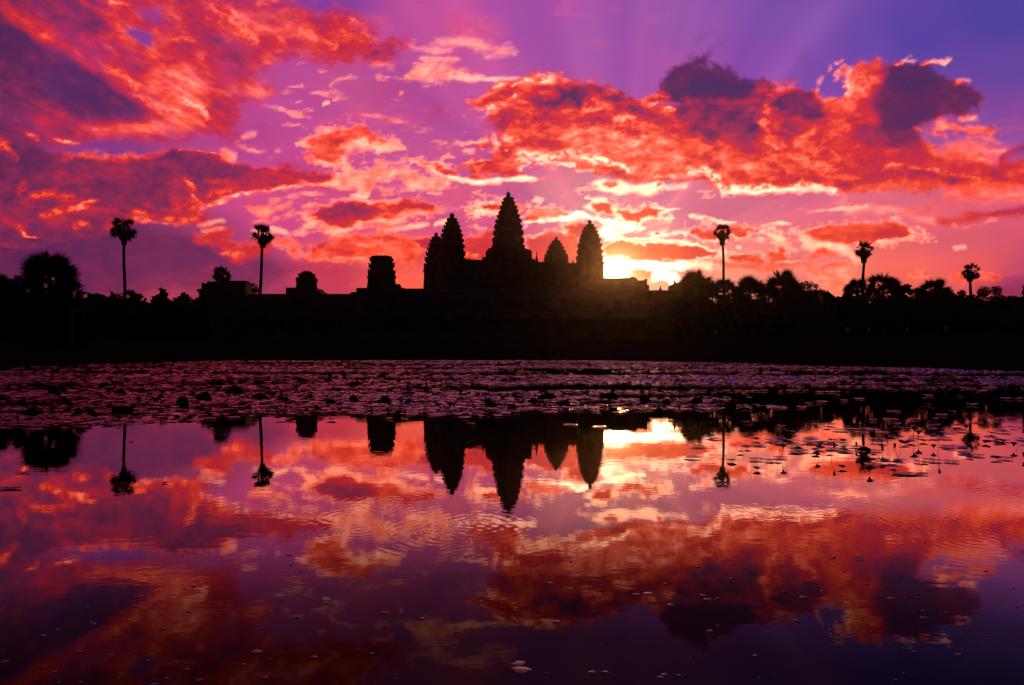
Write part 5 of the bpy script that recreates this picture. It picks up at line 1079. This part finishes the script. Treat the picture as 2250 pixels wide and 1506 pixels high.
LIL = [(1721,975,1009,1),(1795,993,1011,1),(1833,975,1010,0),(1881,979,987,0),(1965,975,1011,0),(1973,953,985,0),(2008,937,972,1),(2018,945,972,1),(2064,940,990,0),(2123,932,966,1),(2227,971,988,1),(2249,996,1010,0),(1910,1033,1042,1),(1940,990,998,0),(2052,985,990,1),
 (184,832,853,1),(249,836,850,1),(279,832,852,1),(311,843,853,1),(330,830,840,1),(356,857,875,1),(393,845,875,1),(423,860,877,1),(453,860,875,1),(482,848,862,1),(490,855,882,0),(132,881,905,1),(306,872,885,1),
 (668,855,866,1),(682,864,878,1),(722,876,894,1),(784,831,841,1),(810,828,846,1),(836,823,848,1),(845,826,846,1),(877,833,860,1),(882,874,891,1),(920,843,874,1),(936,840,884,0),(988,883,904,1),(1012,857,875,1),(970,843,852,1),(1116,850,877,1),(1074,877,890,1),
 (1238,861,876,0),(1291,864,872,1),(1348,856,869,1),(1322,871,896,0),(1339,879,902,0),(1409,857,871,1),(1423,869,899,1),(1463,877,894,1),(1475,869,884,1),(1492,891,902,1),(1539,862,877,1),(1573,865,901,1),(1586,881,896,0),
 (1724,857,878,1),(1783,857,876,1),(1873,857,872,1),(1735,870,880,1),(1620,868,880,1),(2160,862,874,1),(1190,855,868,1),(1050,862,874,1),(600,862,876,1),(575,848,858,1),(1660,865,876,1)]
LO = pos_label('open water lily on stem', [l for l in LIL if l[3]]); LC = pos_label('closed lily bud on stem', [l for l in LIL if not l[3]]); io = ic = 0
for i, (x, yt, yb, op) in enumerate(LIL):
    D = EYE * F / (yb - HY); s_ = D / F; H = (yb - yt) * s_
    lab = LO[io] if op else LC[ic]; io += op; ic += 1 - op
    p = empty('water_lily', ((x - CX) * s_, D, 0), lab, 'water lily', 'water lilies on stems'); rr2 = random.Random(i + 100)
    m = MB(); bx = rr2.uniform(-.04, .04); fl = .115; sc = np.interp(D, [5, 9, 12, 30], [.42, .5, .9, 1.4]) * rr2.uniform(.85, 1.15); top = Vector((0, 0, max(.03, H - fl * sc)))
    m.tube([Vector((bx, 0, -.05)), Vector((bx * .7 + rr2.uniform(-.02, .02), 0, top.z * .5)), top], [.0045 * sc, .0045 * sc, .0055 * sc], 5); m.make('stem', M_stem, p)
    b = link('flower' if op else 'bud', (BO if op else BC)[i % 3], p); b.location = top; b.scale = (sc * (1.15 if op else .9),) * 2 + (sc,); b.rotation_euler = (rr2.uniform(-.2, .2), rr2.uniform(-.2, .2), i)
# bare post at the right
D = EYE * F / (853 - HY); m = MB(); m.tube([(0, 0, -.3), (.01, 0, .12), (0, 0, 12 * D / F)], [.03, .03, .026], 8); m.make('post', M_bark, label='short dark wooden post in the pads near the right edge', cat='post', loc=((2143 - CX) / F * D, D, 0))
# ---------------- foam flecks and scraps floating close by ----------------
def fleck_mesh(seed):
    rr = random.Random(seed); n = 11; rim = [(math.cos(2*math.pi*i/n) * rr.uniform(.6, 1.15), math.sin(2*math.pi*i/n) * .62 * rr.uniform(.6, 1.2)) for i in range(n)]; m = MB()
    m.loft([[(x, y, -.06) for x, y in rim], [(x * 1.05, y * 1.05, .08) for x, y in rim], [(x * .75, y * .75, .2) for x, y in rim], [(x * .3, y * .3, .26 + rr.uniform(0, .06)) for x, y in rim]])
    me = bpy.data.meshes.new('foam_fleck'); me.from_pydata(m.v, [], m.f); me.update(); me.materials.append(M_foam); return me
FM = [fleck_mesh(i) for i in range(7)]
fl = [(1145,1472,22,'largest L-shaped pair of pale flecks at the bottom, in line with the tallest tower'),(1140,1459,18,None),(565,1433,14,None),(1330,1478,9,None),(1425,1305,13,'bright frothy scrap on the dark cloud reflection right of centre'),(1398,1307,8,None),(590,1449,5,None),(1300,1478,10,None),(1660,1442,8,None),(1810,1300,7,None),(1765,1313,10,None),(1544,1309,8,None),(1555,1318,8,None),(1959,1316,10,None),(2030,1358,9,None),(305,1312,11,None),(190,1336,6,None),(205,1372,8,None),(94,1398,8,None),(580,1490,7,None),(410,1472,7,None),(120,1477,6,None),(1890,1230,12,None),(1830,1226,9,None),(1608,1273,6,None)]
rf = random.Random(5)
while len(fl) < 235:
    x = rf.uniform(0, 2250); y = 1190 + 316 * rf.random() ** .7; d = fbm(np.array([x], np.float32), np.array([y], np.float32), 190, 601, 2)[0]
    k = .35 + .65 * (x > 1450) * (1200 < y < 1400) + .25 * (x < 700) * (y > 1290)
    if rf.random() > k * (1.0 + d * 1.5): continue
    fl.append((x, y, rf.choice((1.2, 1.6, 2, 2.4, 3, 4, 5.5, 7.5)) * rf.uniform(.8, 1.2), None))
for i, (x, y, w_, lab) in enumerate(fl):
    D = EYE * F / (y - HY); s_ = w_ * D / F; z = 'small pale foam fleck floating on the ' + ('left of the near water' if x < 750 else ('middle of the near water' if x < 1500 else 'right of the near water'))
    o = link('foam_fleck', FM[i % 7], None, lab or z, 'foam fleck', 'foam flecks ' + ('left' if x < 750 else ('middle' if x < 1500 else 'right')) if not lab else None, None, ((x - CX) / F * D, D, .0005)); o.scale = (s_, s_ * 1.1, min(s_, .012)); o.rotation_euler.z = rf.uniform(-.4, .4)
for x, y, w_, lab in ((22,1075,26,'long dark floating leaf at the left edge'),(50,1040,18,'dark floating leaf under the reflected large fan palm'),(362,1063,9,'small dark leaf right of the reflected tallest left palm'),(289,972,6,'tiny forked scrap beside the reflected palm trunk'),(1850,987,14,'dark leaf scrap among the right pads'),(1998,1043,40,'long flat leaf at the near edge of the right pads')):
    D = EYE * F / (y - HY); o = link('floating_leaf', PM[1], None, lab, 'leaf', None, None, ((x - CX) / F * D, D, .004)); o.scale = (w_ * D / F, w_ * D / F * .45, .12)

# ---------------- haze volume added for the sun's glow in front of the temple ----------------
m = bpy.data.materials.new('sun_glow_haze'); m.use_nodes = True; nt = m.node_tree
for n in list(nt.nodes):
    if n.type != 'OUTPUT_MATERIAL': nt.nodes.remove(n)
v = nt.nodes.new('ShaderNodeVolumePrincipled'); v.inputs['Color'].default_value = (.95, .80, .66, 1); v.inputs['Density'].default_value = .00005; v.inputs['Anisotropy'].default_value = .93
nt.links.new(v.outputs[0], [n for n in nt.nodes if n.type == 'OUTPUT_MATERIAL'][0].inputs['Volume'])
h = MB(); h.box(-3700 * .7, 3700 * .7, -3700 * .7, 3700 * .7, -2.4, 74); h.make('haze', m, kind='stuff', label='thin haze added over pond and temple for the sun glow')
scene.cycles.volume_bounces = 0
